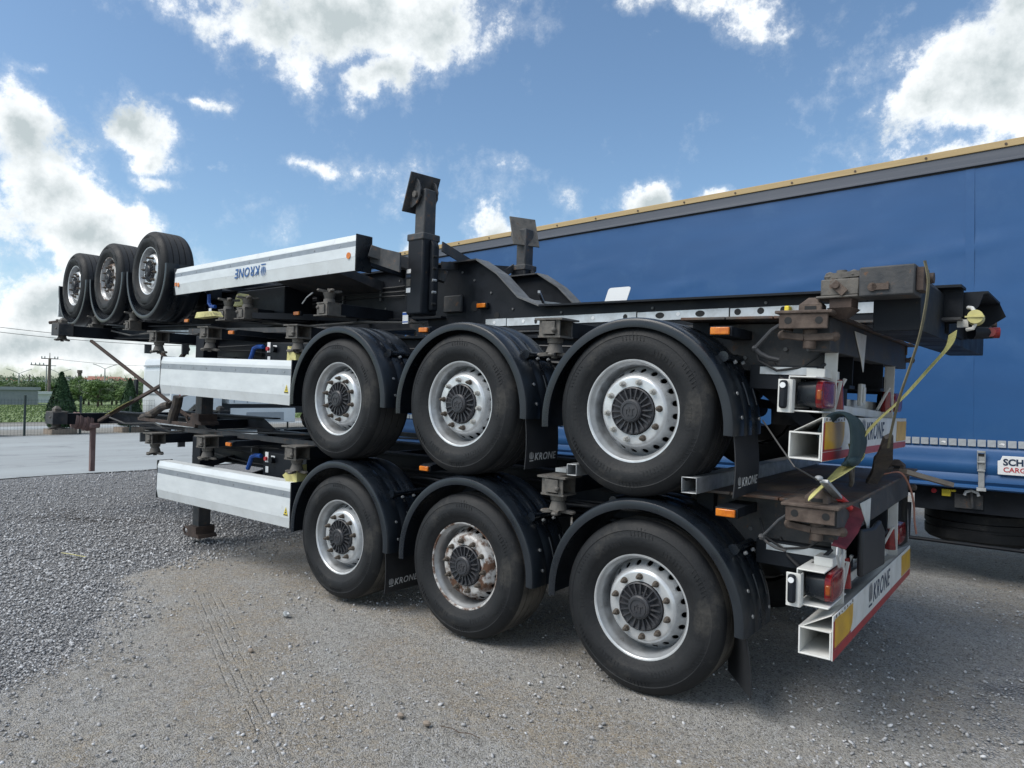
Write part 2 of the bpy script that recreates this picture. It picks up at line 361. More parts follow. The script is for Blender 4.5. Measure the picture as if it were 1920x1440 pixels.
def crown_mesh(h, mat):
    # crown-like emblem: two brackets, a centre stroke with side points and a base bar
    b = MB()
    for sgn in (-1, 1):
        pts = []
        for i in range(9):
            t = R(-58 + 116 * i / 8); pts.append((sgn * .36 * h * math.cos(t), .55 * h + .42 * h * math.sin(t)))
        for i in range(8):
            (x0, y0), (x1, y1) = pts[i], pts[i + 1]; wv = .10 * h * (1 - abs(i - 3.5) / 6)
            b.add([(x0, y0, 0), (x1, y1, 0), (x1 - sgn * wv, y1, 0), (x0 - sgn * wv, y0, 0)], [(0, 1, 2, 3)])
    b.add([(-.05 * h, .2 * h, 0), (.05 * h, .2 * h, 0), (.04 * h, .95 * h, 0), (-.04 * h, .95 * h, 0)], [(0, 1, 2, 3)])
    for sgn in (-1, 1): b.add([(sgn * .12 * h, .25 * h, 0), (sgn * .19 * h, .25 * h, 0), (sgn * .17 * h, .85 * h, 0), (sgn * .13 * h, .85 * h, 0)], [(0, 1, 2, 3)])
    b.add([(-.34 * h, 0, 0), (.34 * h, 0, 0), (.34 * h, .09 * h, 0), (-.34 * h, .09 * h, 0)], [(0, 1, 2, 3)])
    return b.mesh('emblem', mat, smooth=False)
_txt = {}
def krone(parent, o, xd, yd, size, mat):
    key = (size, mat)
    if key not in _txt: _txt[key] = (text_mesh('KRONE', size, mat, shear=.22, bold=size * .012), crown_mesh(size * .95, mat))
    xd = Vector(xd).normalized()
    place('emblem', _txt[key][1], parent, frame_mat(xd, yd, Vector(o) + xd * size * .38 - Vector(yd).normalized() * size * .08))
    place('lettering', _txt[key][0], parent, frame_mat(xd, yd, Vector(o) + xd * size * .85))

# ------------------------------------------------------------------ ground
def ground_material():
    m = bpy.data.materials.new('yard_ground'); m.use_nodes = True; t = m.node_tree; b = t.nodes['Principled BSDF']
    b.inputs['Roughness'].default_value = .92; b.inputs['Specular IOR Level'].default_value = .2
    g = t.nodes.new('ShaderNodeNewGeometry'); v = g.outputs['Position']
    def noi(s, det=6, r=.6, vec=None):
        n = t.nodes.new('ShaderNodeTexNoise'); n.inputs['Scale'].default_value = s; n.inputs['Detail'].default_value = det
        n.inputs['Roughness'].default_value = r; t.links.new(vec or v, n.inputs['Vector']); return n.outputs['Fac']
    def mr(x, a, bb, c=0, d=1):
        n = t.nodes.new('ShaderNodeMapRange'); t.links.new(x, n.inputs[0])
        for i, q in enumerate((a, bb, c, d)): n.inputs[i + 1].default_value = q
        return n.outputs[0]
    def mix(f, a, bb, mode='MIX'):
        n = t.nodes.new('ShaderNodeMix'); n.data_type = 'RGBA'; n.blend_type = mode
        if isinstance(f, float): n.inputs['Factor'].default_value = f
        else: t.links.new(f, n.inputs['Factor'])
        for k, q in (('A', a), ('B', bb)):
            if isinstance(q, tuple): n.inputs[k].default_value = (*q, 1)
            else: t.links.new(q, n.inputs[k])
        return n.outputs['Result']
    def mt(op, a, bb):
        n = t.nodes.new('ShaderNodeMath'); n.operation = op
        for i, q in enumerate((a, bb)):
            if isinstance(q, (int, float)): n.inputs[i].default_value = q
            else: t.links.new(q, n.inputs[i])
        return n.outputs[0]
    at = t.nodes.new('ShaderNodeAttribute'); at.attribute_name = 'zone'; sx = t.nodes.new('ShaderNodeSeparateColor'); t.links.new(at.outputs['Color'], sx.inputs[0])
    dust = mix(mr(mt('ADD', noi(.75, 6, .7), mt('MULTIPLY', sx.outputs[2], .35)), .44, .60), (.53, .52, .49), (.46, .375, .265))
    dust = mix(mr(noi(3.1, 6, .7), .45, .7), dust, (.55, .545, .53))
    dust = mix(mr(noi(14, 4, .7), .30, .62, 0, .6), (.31, .30, .28), dust)
    vor = t.nodes.new('ShaderNodeTexVoronoi'); vor.inputs['Scale'].default_value = 62; t.links.new(v, vor.inputs['Vector'])
    vor2 = t.nodes.new('ShaderNodeTexVoronoi'); vor2.inputs['Scale'].default_value = 110; t.links.new(v, vor2.inputs['Vector'])
    speck = t.nodes.new('ShaderNodeSeparateColor'); t.links.new(vor2.outputs['Color'], speck.inputs[0])
    dust = mix(mt('MULTIPLY', mr(speck.outputs[0], .70, .92), .8), dust, (.50, .50, .51))
    dust = mix(mt('MULTIPLY', mr(speck.outputs[1], .70, .92), .75), dust, (.13, .125, .12))
    # tyre-track prints on the dirt: bands crossed by fine lug marks
    stonec = t.nodes.new('ShaderNodeSeparateColor'); t.links.new(vor.outputs['Color'], stonec.inputs[0])
    grav = mix(mr(stonec.outputs[0], 0, 1), (.26, .265, .275), (.52, .525, .535))
    grav = mix(mr(vor.outputs['Distance'], .35, .75, 0, .45), grav, (.10, .10, .105))
    edge = mr(mt('ADD', sx.outputs[0], mt('MULTIPLY', mt('SUBTRACT', noi(2.2, 6, .7), .5), .9)), .42, .58)
    col = mix(edge, dust, grav)
    col = mix(mt('MULTIPLY', sx.outputs[1], mr(noi(5, 6, .7), .35, .6)), col, (.085, .075, .068))       # oil stains
    t.links.new(col, b.inputs['Base Color'])
    h = mt('ADD', mt('MULTIPLY', noi(22, 8, .75), .9), mt('MULTIPLY', mr(vor2.outputs['Distance'], 0, .6, 1, 0), .35))
    gh = mt('MULTIPLY', mr(vor.outputs['Distance'], 0, .7, 1, 0), 1.6)
    hh = t.nodes.new('ShaderNodeMix'); hh.data_type = 'FLOAT'; t.links.new(edge, hh.inputs[0]); t.links.new(h, hh.inputs[2]); t.links.new(gh, hh.inputs[3])
    mp = t.nodes.new('ShaderNodeMapping'); mp.inputs['Rotation'].default_value = (0, 0, .38); t.links.new(v, mp.inputs[0])
    def wave(d, sc, dist):
        wv = t.nodes.new('ShaderNodeTexWave'); wv.bands_direction = d; wv.inputs['Scale'].default_value = sc; wv.inputs['Distortion'].default_value = dist
        wv.inputs['Detail'].default_value = 3; wv.inputs['Detail Scale'].default_value = 4; t.links.new(mp.outputs[0], wv.inputs['Vector']); return wv.outputs['Fac']
    tr = mt('MULTIPLY', mr(noi(7, 4, .6), .40, .60, 0, 1.3), mt('MULTIPLY', mt('ADD', mr(wave('Y', 6.5, 1.2), .75, .98, 0, 1), mt('MULTIPLY', mr(wave('X', 7.5, 2.5), .6, .9, 0, 1), .6)), mr(sx.outputs[2], .45, .85, 0, .42)))
    col = mix(mt('MULTIPLY', tr, .16), col, (.20, .18, .15)); t.links.new(col, b.inputs['Base Color'])
    hs = t.nodes.new('ShaderNodeMath'); hs.operation = 'SUBTRACT'; t.links.new(hh.outputs[0], hs.inputs[0]); t.links.new(mt('MULTIPLY', tr, .75), hs.inputs[1]); hh = hs
    bn = t.nodes.new('ShaderNodeBump'); bn.inputs['Strength'].default_value = 1.0; bn.inputs['Distance'].default_value = .028
    t.links.new(hh.outputs[0], bn.inputs['Height']); t.links.new(bn.outputs[0], b.inputs['Normal'])
    return m
# boundary of the loose gravel (world x, y), from the near left round to behind the trailers
GB = [(-30, -40), (-2.2, -2.9), (-2.67, -2.28), (-2.85, -2.05), (-3.07, -1.72), (-3.83, -1.3), (-4.6, -.85), (-4.98, -.31), (-5.11, .29), (-5.19, 1.4), (-5.4, 3.2), (-5.6, 12), (-5.7, 60)]
def gravel_side(x, y):
    """signed-ish distance: positive inside the loose gravel (towards -X)"""
    best = 1e9; sgn = 1
    for (x0, y0), (x1, y1) in zip(GB, GB[1:]):
        dx, dy = x1 - x0, y1 - y0; L2 = dx * dx + dy * dy
        tt = np.clip(((x - x0) * dx + (y - y0) * dy) / L2, 0, 1)
        d2 = (x - x0 - tt * dx) ** 2 + (y - y0 - tt * dy) ** 2
        cr = dx * (y - y0) - dy * (x - x0)
        if not isinstance(best, np.ndarray): best = d2.copy(); sgn = np.sign(cr)
        else:
            u = d2 < best; best = np.where(u, d2, best); sgn = np.where(u, np.sign(cr), sgn)
    return np.sqrt(best) * sgn
def build_ground():
    def axis(lo, hi, a, b, st):
        near = np.arange(a, b + 1e-6, st); out = []
        q = a; s_ = st
        while q > lo: s_ *= 1.35; q -= s_; out.append(max(q, lo))
        left = out[::-1]; out = []; q = b; s_ = st
        while q < hi: s_ *= 1.35; q += s_; out.append(min(q, hi))
        return np.array(left + list(near) + out)
    xs = axis(-3000, 2500, -14, 4, .06); ys = axis(-2500, 3000, -4, 8, .06)
    X, Y = np.meshgrid(xs, ys); sh = X.shape
    Zv = np.zeros(sh)
    msk = (X > -14) & (X < 4) & (Y > -4) & (Y < 8)
    idx = np.argwhere(msk)
    for i, j in idx:
        p = Vector((X[i, j], Y[i, j], 0)); Zv[i, j] = (mnoise.noise(p * .9) * .012 + mnoise.noise(p * 3.3) * .006)
    # keep it level under the tyres and shallow everywhere
    Zv -= .008
    gs = gravel_side(X.ravel(), Y.ravel()).reshape(sh)
    zone = np.clip(.5 + gs / .9, 0, 1)
    # more broken stone behind the bumper
    rr = np.exp(-(((X - 1.9) / 1.2) ** 2 + ((Y - 1.2) / 1.6) ** 2)); zone = np.maximum(zone, .52 * rr)
    def blob(cx, cy, rx, ry, a=0):
        c, s_ = math.cos(a), math.sin(a); u = (X - cx) * c + (Y - cy) * s_; v_ = -(X - cx) * s_ + (Y - cy) * c
        return np.exp(-((u / rx) ** 2 + (v_ / ry) ** 2))
    stain = np.clip(blob(-7.6, .3, 1.3, .16, .55) + .9 * blob(-8.6, .1, .5, .22) + .8 * blob(2.1, 3.0, .35, .25) + .5 * blob(-6.6, 1.0, .6, .2), 0, 1)
    def path(x0, y0, x1, y1, w_):
        L2 = (x1 - x0) ** 2 + (y1 - y0) ** 2; tt = np.clip(((X - x0) * (x1 - x0) + (Y - y0) * (y1 - y0)) / L2, 0, 1)
        dd_ = np.hypot(X - x0 - tt * (x1 - x0), Y - y0 - tt * (y1 - y0)); return np.clip(1 - (dd_ / w_) ** 4, 0, 1)
    track = np.maximum(path(-3.6, -.60, -1.3, -1.55, .14), .7 * path(-1.3, -1.55, .2, -2.2, .14)); track = np.maximum(track, .40 * path(-4.4, -.2, -.6, -1.75, .45)); track = np.maximum(track, .38 * path(-1.6, -.5, .9, -.75, .32)); track = np.maximum(track, .35 * path(-4.2, .6, -2.0, .3, .5))
    V = np.stack([X, Y, Zv], -1).reshape(-1, 3)
    ny, nx = sh; a = np.arange(ny * nx).reshape(ny, nx)
    F = np.stack([a[:-1, :-1], a[:-1, 1:], a[1:, 1:], a[1:, :-1]], -1).reshape(-1, 4)
    me = bpy.data.meshes.new('ground'); me.vertices.add(len(V)); me.vertices.foreach_set('co', V.ravel())
    me.loops.add(F.size); me.loops.foreach_set('vertex_index', F.ravel()); me.polygons.add(len(F))
    me.polygons.foreach_set('loop_start', np.arange(0, F.size, 4)); me.update(calc_edges=True)
    me.polygons.foreach_set('use_smooth', [True] * len(F))
    ca = me.color_attributes.new('zone', 'FLOAT_COLOR', 'POINT')
    cdat = np.ones((len(V), 4)); cdat[:, 0] = zone.ravel(); cdat[:, 1] = stain.ravel(); cdat[:, 2] = track.ravel()
    ca.data.foreach_set('color', cdat.ravel().astype(np.float32))
    me.materials.append(ground_material()); return kindof(put('ground', me), 'structure')
build_ground()

def sheet(name, poly, z, mat, kind='structure', sub=1):
    b = MB(); b.add([(x, y, z) for x, y in poly], [tuple(range(len(poly)))])
    return kindof(b.build(name, mat, smooth=False), kind)
M['asphalt'] = pmat('pale_asphalt', (.34, .37, .38), (.28, .30, .31), .35, .85, bump=.4, bscale=18, spots=(.14, .145, .15), spot_scale=.8, spot_thr=(.55, .8), streak=(2.5, .5, 1), coord='Object')
M['dirtroad'] = pmat('dirt_verge', (.24, .235, .215), (.17, .165, .15), .6, .9, bump=.4, bscale=8, streak=(1.5, .5, 1))
M['grass'] = pmat('mown_grass', (.17, .235, .08), (.12, .175, .06), .5, .8, bump=.5, bscale=4, contrast=(.3, .7), spots=(.17, .17, .09), spot_scale=1.2, spot_thr=(.55, .8))
def wavy(x, y0, y1, amp, n=60):
    return [(x + amp * mnoise.noise(Vector((0, y0 + (y1 - y0) * i / n * 1.1, 3.3 * x))), y0 + (y1 - y0) * i / n) for i in range(n + 1)]
road = wavy(-13.2, -30, 60, .35) + [(-26.2, 60), (-26.2, -30)]
sheet('road', road, .008, 'asphalt')
sheet('verge', [(-26.2, -60), (-26.2, 120), (-30.5, 120), (-30.5, -60)], .012, 'dirtroad')
sheet('far_road', [(-30.5, -60), (-30.5, 120), (-33.2, 120), (-33.2, -60)], .013, 'asphalt')
sheet('far_verge', wavy(-33.2, -60, 120, .01) + wavy(-37.5, 120, -60, .8), .012, 'dirtroad')
sheet('grass_field', wavy(-37.5, -60, 120, .8) + [(-420, 300), (-420, -200)], .016, 'grass')

# loose stones --------------------------------------------------------
def stones(name, pts, sizes, mat, flat=.6):
    n = len(pts)
    ico = np.array([(0, 0, 1), (.894, 0, .447), (.276, .851, .447), (-.724, .526, .447), (-.724, -.526, .447), (.276, -.851, .447),
                    (.724, .526, -.447), (-.276, .851, -.447), (-.894, 0, -.447), (-.276, -.851, -.447), (.724, -.526, -.447), (0, 0, -1)])
    fc = np.array([(0, 1, 2), (0, 2, 3), (0, 3, 4), (0, 4, 5), (0, 5, 1), (1, 6, 2), (2, 7, 3), (3, 8, 4), (4, 9, 5), (5, 10, 1), (6, 7, 2), (7, 8, 3), (8, 9, 4), (9, 10, 5), (10, 6, 1),
                   (11, 7, 6), (11, 8, 7), (11, 9, 8), (11, 10, 9), (11, 6, 10)])
    base = ico[None] * (1 + rng.uniform(-.32, .32, (n, 12, 1)))
    base = base * sizes[:, None, None] * np.stack([rng.uniform(.7, 1.3, n), rng.uniform(.6, 1.1, n), rng.uniform(.35, .8, n) * flat / .6], 1)[:, None]
    a = rng.uniform(0, 6.28, n); c, s_ = np.cos(a), np.sin(a)
    x = base[..., 0] * c[:, None] - base[..., 1] * s_[:, None]; y = base[..., 0] * s_[:, None] + base[..., 1] * c[:, None]
    tl = rng.uniform(-.5, .5, n)[:, None]; z = base[..., 2] + x * tl
    V = np.stack([x + pts[:, 0:1], y + pts[:, 1:2], z + pts[:, 2:3]], -1).reshape(-1, 3)
    F = (fc[None] + (np.arange(n) * 12)[:, None, None]).reshape(-1, 3)
    me = bpy.data.meshes.new(name); me.vertices.add(len(V)); me.vertices.foreach_set('co', V.ravel())
    me.loops.add(F.size); me.loops.foreach_set('vertex_index', F.ravel()); me.polygons.add(len(F))
    me.polygons.foreach_set('loop_start', np.arange(0, F.size, 3)); me.update(calc_edges=True)
    tone = np.repeat(rng.uniform(0, 1, n), 12); cdat = np.stack([tone] * 3 + [np.ones_like(tone)], 1)
    ca = me.color_attributes.new('tone', 'FLOAT_COLOR', 'POINT'); ca.data.foreach_set('color', cdat.ravel().astype(np.float32))
    me.materials.append(mat); return kindof(put(name, me), 'stuff')
def stone_material():
    m = bpy.data.materials.new('crushed_stone'); m.use_nodes = True; t = m.node_tree; b = t.nodes['Principled BSDF']; b.inputs['Roughness'].default_value = .85; b.inputs['Specular IOR Level'].default_value = .3
    a = t.nodes.new('ShaderNodeAttribute'); a.attribute_name = 'tone'
    r = t.nodes.new('ShaderNodeValToRGB'); t.links.new(a.outputs['Fac'], r.inputs[0])
    e = r.color_ramp.elements; e[0].position = 0; e[0].color = (.22, .22, .225, 1); e[1].position = 1; e[1].color = (.62, .63, .65, 1)
    k = e.new(.3); k.color = (.33, .33, .335, 1); k = e.new(.75); k.color = (.44, .44, .445, 1)
    t.links.new(r.outputs[0], b.inputs['Base Color']); return m
SM = stone_material()
cx, cy = 1.856, -3.5655
# loose gravel: nearest stretch
n = 250000
px_, py_ = -1.5 - 11.6 * rng.uniform(0, 1, n) ** 1.1, rng.uniform(-3.4, 4.0, n)
gs = gravel_side(px_, py_) + np.array([mnoise.noise(Vector((a * 2.2, b * 2.2, 5))) for a, b in zip(px_, py_)]) * .55
d = np.hypot(px_ - cx, py_ - cy)
keep = (gs > rng.normal(0, .22, n)) & (rng.uniform(0, 1, n) < np.clip((4.6 / d) ** 2.2, .09, 1))
px_, py_ = px_[keep], py_[keep]; k = len(px_)
stones('gravel', np.stack([px_, py_, np.full(k, .002)], 1), rng.uniform(.0048, .0108, k) * np.clip(d[keep] / 5.5, .8, 1.5) * np.where(rng.uniform(0, 1, k) < .05, 1.5, 1), SM)
# scattered stones on the dirt
n = 46000
px_, py_ = rng.uniform(-6, 3.2, n), rng.uniform(-3.0, 5.5, n)
nz = np.array([mnoise.noise(Vector((a * 1.3, b * 1.3, 9))) for a, b in zip(px_, py_)])
rear = np.exp(-(((px_ - 2.0) / 1.4) ** 2 + ((py_ - 1.0) / 2.2) ** 2))
keep = rng.uniform(0, 1, n) < np.clip(.22 + nz * .7, .04, 1) + .5 * rear
px_, py_ = px_[keep], py_[keep]; k = len(px_)
sz = .0035 + .011 * rng.uniform(0, 1, k) ** 2.6
stones('pebbles', np.stack([px_, py_, np.full(k, -.003)], 1), sz, SM)
# single stones one can point at
for (x, y, s_, lab) in ((-2.65, -.50, .030, 'pale pointed stone lying alone on the dirt before the front wheel'),
                        (-.80, -1.065, .020, 'rounded grey stone near the bottom edge, left of the second one'),
                        (-.635, -1.042, .021, 'brown-grey stone lying beside the dry twig'),
                        (-2.20, -1.064, .020, 'dark flat stone lying by the tyre tread marks')):
    b = MB(); b.ball((0, 0, 0), s_, 10, (1.1, .85, .7))
    b.v = [tuple(Vector(q) * (1 + .35 * mnoise.noise(Vector(q) * 60 + Vector((x * 9, y, 0))))) for q in b.v]
    o = b.build('stone', 'galv' if s_ > .025 else 'planter', smooth=False, loc=(x, y, s_ * .5)); tag(o, lab, 'stone')
b = MB(); b.tube([(-.56, -1.02, .012), (-.49, -1.01, .018), (-.44, -1.012, .014), (-.39, -.99, .016), (-.33, -.985, .010)], .0022, 6)
b.tube([(-.44, -1.012, .014), (-.432, -1.03, .022)], .003, 5)
tag(b.build('twig', 'bark'), 'thin dry twig lying on the dirt near the bottom edge', 'twig')
b = MB(); b.ribbon([(-5.95, -.86, .03), (-5.8, -.83, .035), (-5.7, -.80, .03), (-5.58, -.78, .034)], (.005, .016, 0), None, .003)
tag(b.build('tape_scrap', 'chock'), 'scrap of yellow tape lying on the grey gravel', 'litter')

# ------------------------------------------------------------------ wheels (axis Y, rim flange in the plane y=0, hub towards +y)
def tyre_mesh(name, flat, tread):
    side = [(.284, .020), (.290, .004), (.300, -.006), (.318, -.018), (.342, -.028), (.346, -.031), (.372, -.0355), (.400, -.036), (.404, -.034), (.430, -.029),
            (.434, -.031), (.455, -.020), (.472, -.006), (.484, .008), (.4895, .022)]
    tr = []
    g = [(.090, .012), (.163, .010), (.236, .012)]
    tr.append((.493, .035))
    for gy, gw in g: tr += [(.495, gy - gw / 2 - .001), (.483, gy - gw / 2 + .001), (.483, gy + gw / 2 - .001), (.495, gy + gw / 2 + .001)]
    tr.append((.493, .300))
    back = [(r_, .335 - y) for r_, y in side[::-1]]
    b = MB(); b.lathe(side + tr[:1], 84, mi=0); b.lathe(tr, 84, mi=1); b.lathe(tr[-1:] + back, 60, mi=0)
    # moulded rib groups on the sidewall
    for c in (20, 78, 142, 205, 262, 322):
        for k in range(7):
            a = R(c + k * 3.1); r0, r1 = .405, .405 + .045 - .004 * abs(k - 3)
            m = Matrix.Rotation(-a, 3, 'Y')
            p0 = Vector((r0, -.0362, 0)); p1 = Vector((r1, -.0250, .012))
            b.beam(m @ p0, m @ p1, .0045, .0035, up=m @ Vector((0, 1, 0)), mi=0)
    for c in (44, 106, 168, 230, 286, 346):       # raised blocks, too worn to read
        for k in range(7):
            a = R(c + k * 3.6); m = Matrix.Rotation(-a, 3, 'Y')
            b.beam(m @ Vector((.352, -.0325, 0)), m @ Vector((.378, -.0365, 0)), .010 if k % 2 else .005, .003, up=m @ Vector((0, 1, 0)), mi=0)
    if flat:
        b.v = [(x * (1 + (.02 if z < -.46 else 0)), y, max(z, -.4845)) for x, y, z in b.v]
    return b.mesh(name, ['tyre', tread], ang=28)
def rim_mesh(name, mat):
    b = MB()
    b.lathe([(.283, .012), (.2985, .012), (.2995, .002), (.296, -.004), (.289, -.003), (.283, .004)], 80)
    b.lathe([(.283, .004), (.276, .020), (.268, .030), (.264, .046), (.262, .100), (.258, .135), (.262, .18), (.262, .30)], 80, mi=2)
    # disc with hand holes
    def yy(r_): # disc shape
        pts = [(.262, .128), (.250, .112), (.235, .085), (.220, .052), (.207, .030), (.196, .020), (.188, .018), (.13, .018)]
        for (a, ya), (c, yc) in zip(pts, pts[1:]):
            if c <= r_ <= a: return ya + (yc - ya) * (a - r_) / (a - c)
        return .018
    nh = 20; NB = 16
    for s_ in range(nh):
        a0 = 2 * math.pi * s_ / nh; da = 2 * math.pi / nh; vs = []; fs = []
        for ring in range(4):
            for k in range(NB):
                t = 2 * math.pi * k / NB + math.pi / 4
                q = max(abs(math.cos(t)), abs(math.sin(t)))
                ux, uy = math.cos(t) / q, math.sin(t) / q            # square boundary
                cxx, cyy = math.cos(t), math.sin(t)
                if ring == 0: a, r_ = a0 + ux * da / 2, .234 + uy * .026
                elif ring == 1: a, r_ = a0 + cxx * .0195 / .234, .234 + cyy * .0150
                else: a, r_ = a0 + cxx * .0170 / .234, .234 + cyy * .0125
                y = yy(r_) + (.016 if ring == 3 else .001 if ring == 2 else 0)
                vs.append((r_ * math.cos(a), y, r_ * math.sin(a)))
        for ring in range(3):
            for k in range(NB): fs.append((ring * NB + k, ring * NB + (k + 1) % NB, (ring + 1) * NB + (k + 1) % NB, (ring + 1) * NB + k))
        b.add(vs, fs)
    b.lathe([(.208, yy(.208)), (.200, .023), (.193, .0185), (.186, .018), (.140, .018), (.138, .030)], 60)
    b.lathe([(.262, .128), (.260, .126)], 60)
    b.lathe([(.20, .20), (.14, .20), (.14, .03)], 40, mi=1)
    b.lathe([(.262, .21), (.15, .21)], 40, mi=1)
    return b.mesh(name, [mat, 'dark', 'rim_barrel'], ang=40)
def hub_mesh():
    b = MB()
    b.lathe([(.136, .020), (.136, .006), (.130, .002), (.124, .010), (.080, .024), (.070, .012), (.066, -.016), (.058, -.024), (0, -.026)], 48)
    for k in range(20):
        a = 2 * math.pi * k / 20; m = Matrix.Rotation(-a, 3, 'Y')
        b.beam(m @ Vector((.066, .004, 0)), m @ Vector((.130, .001, 0)), .008, .014, up=m @ Vector((0, 1, 0)))
    # embossed rim and emblem on the cap
    b.lathe([(.050, -.0255), (.050, -.029), (.046, -.029), (.046, -.0255)], 32)
    for x0, x1, z0, z1 in ((-.03, .03, .008, .013), (-.025, -.019, -.016, .008), (-.006, 0, -.004, .02), (.012, .018, -.016, .008), (-.02, -.004, -.026, -.021), (.004, .02, -.026, -.021)):
        b.box(x0, x1, -.030, -.0255, z0, z1)
    return b.mesh('hub_cap', 'hubcap', ang=30)
def nut_mesh(name, mat, cap):
    b = MB(); b.cyl((0, .018, 0), (0, .013, 0), .0185, n=16); b.cyl((0, .013, 0), (0, -.008, 0), .0155, .0145, n=6); b.cyl((0, -.008, 0), (0, -.022 if cap else -.016, 0), .0110, .008, n=10)
    if cap: b.cyl((0, -.022, 0), (0, -.029, 0), .006, .0045, n=8)
    return b.mesh(name, mat, ang=30)
TY_FLAT = tyre_mesh('tyre', True, 'tread'); TY = tyre_mesh('tyre', False, 'tread_clean')
RIM = rim_mesh('rim', 'rim'); RIMR = rim_mesh('rim', 'rim_rust'); HUB = hub_mesh()
NUT = nut_mesh('wheel_nut', 'nut', True); NUTS = nut_mesh('wheel_nut', 'nut_silver', False)
drum = MB(); drum.lathe([(.0, .06), (.20, .06), (.205, .12), (.205, .30), (0, .30)], 32); DRUM = drum.mesh('brake_drum', 'dark')
def wheel(parent, x, y, z, rim=RIM, tyre=TY, spin=0, silver=(), far=False, label=None):
    wobj = put('wheel', None, parent, (x, y, z), (0, 0, math.pi if far else 0))
    if label: wobj['label'] = label
    t = put('tyre', tyre, wobj); r_ = put('rim', rim, wobj, rot=(0, R(spin), 0))
    if far: return wobj
    put('brake_drum', DRUM, wobj)
    put('hub_cap', HUB, wobj, rot=(0, R(spin * .3), 0))
    for k in range(10):
        a = R(36 * k + 18 + spin)
        put('wheel_nut', NUTS if k in silver else NUT, wobj, (.1675 * math.cos(a), 0, .1675 * math.sin(a)))
    return wobj

# ------------------------------------------------------------------ mudguard, twist lock, lamps
def mudguard_mesh(a0=-3, a1=184, w_=.41):
    # closed profile of (radius, y): rolled outer lip, crown with three creases, inner edge
    outer = [(.556, -.030), (.556, -.038), (.590, -.042), (.604, -.036), (.612, -.020), (.615, .030), (.6155, .10), (.612, .105), (.612, .118), (.6155, .123),
             (.6155, .22), (.612, .225), (.612, .238), (.6155, .243), (.6155, .35), (.607, w_ - .02), (.585, w_)]
    inner = [(.579, w_ - .002), (.600, w_ - .026), (.609, .345), (.609, .03), (.606, -.014), (.598, -.028), (.588, -.035)]
    b = MB(); b.lathe(outer + inner, 56, a0, a1, closed=True)
    return b.mesh('mudguard', 'plastic', ang=38)
GUARD = mudguard_mesh()
def mudguard(parent, x, z=.485, rod=True):
    g = put('mudguard', GUARD, parent, (x, 0, z))
    # mounting rod and saddle clamps towards the rear
    for ang in (38,):
        rr = .632; cx_, cz_ = rr * math.cos(R(ang)), rr * math.sin(R(ang))
        b = MB(); b.cyl((cx_, .10, cz_), (cx_, .80, cz_), .020, n=12); b.cyl((cx_, .085, cz_), (cx_, .115, cz_), .030, .026, n=12)
        b.build('mounting_rod', 'plastic', g)
        for yy_ in (.17, .29):
            b = MB(); m = Matrix.Rotation(-R(ang), 3, 'Y')
            b.obox((cx_ * .985, yy_, cz_ * .985), (.05, .035, .03), m); b.build('clamp', 'black', g)
            b = MB(); b.cyl((cx_ * 1.0 + .03, yy_, cz_ - .030), (cx_ * 1.0 + .045, yy_, cz_ - .022), .010, n=8); b.build('bolt', 'galv', g)
    # angular stiffening recesses
    for yy_ in (.19, .31):
        b = MB(); pts = [((.622) * math.cos(R(t)), yy_, (.622) * math.sin(R(t))) for t in (24, 20, 16, 12)]
        b.tube(pts, .006, 6); b.build('rib', 'plastic', g)
    for t, yy_ in ((6, .06), (18, .06), (5, .33)):
        p = Vector((.618 * math.cos(R(t)), yy_, .618 * math.sin(R(t)))); n_ = Vector((math.cos(R(t)), 0, math.sin(R(t))))
        b = MB(); b.cyl(p, p + n_ * .006, .010, n=10); b.build('bolt', 'galv', g)
    return g
def mudflap(parent, x, z1, twist=0, h=.33, text=True, y0=.0, lean=0):
    f = put('mud_flap', None, parent, (x, y0, z1), (0, R(lean), R(twist)))
    b = MB(); n = 8
    for i in range(n + 1):
        zz = -h * i / n; bow = .012 * math.sin(i / n * 3)
        b.v += [(bow, .0, zz), (bow, .36, zz), (bow - .006, .36, zz), (bow - .006, .0, zz)]
    for i in range(n):
        for k in range(4): b.f.append((i * 4 + k, i * 4 + (k + 1) % 4, i * 4 + 4 + (k + 1) % 4, i * 4 + 4 + k))
    b.f += [(0, 1, 2, 3), (4 * n + 3, 4 * n + 2, 4 * n + 1, 4 * n)]; b.m = [0] * len(b.f)
    b.build('rubber_sheet', 'flap', f)
    for k in range(14):
        bb = None
    if text: krone(f, (.0135, .030, -h + .055), (0, 1, 0), (0, 0, 1), .066, 'decal_white')
    return f
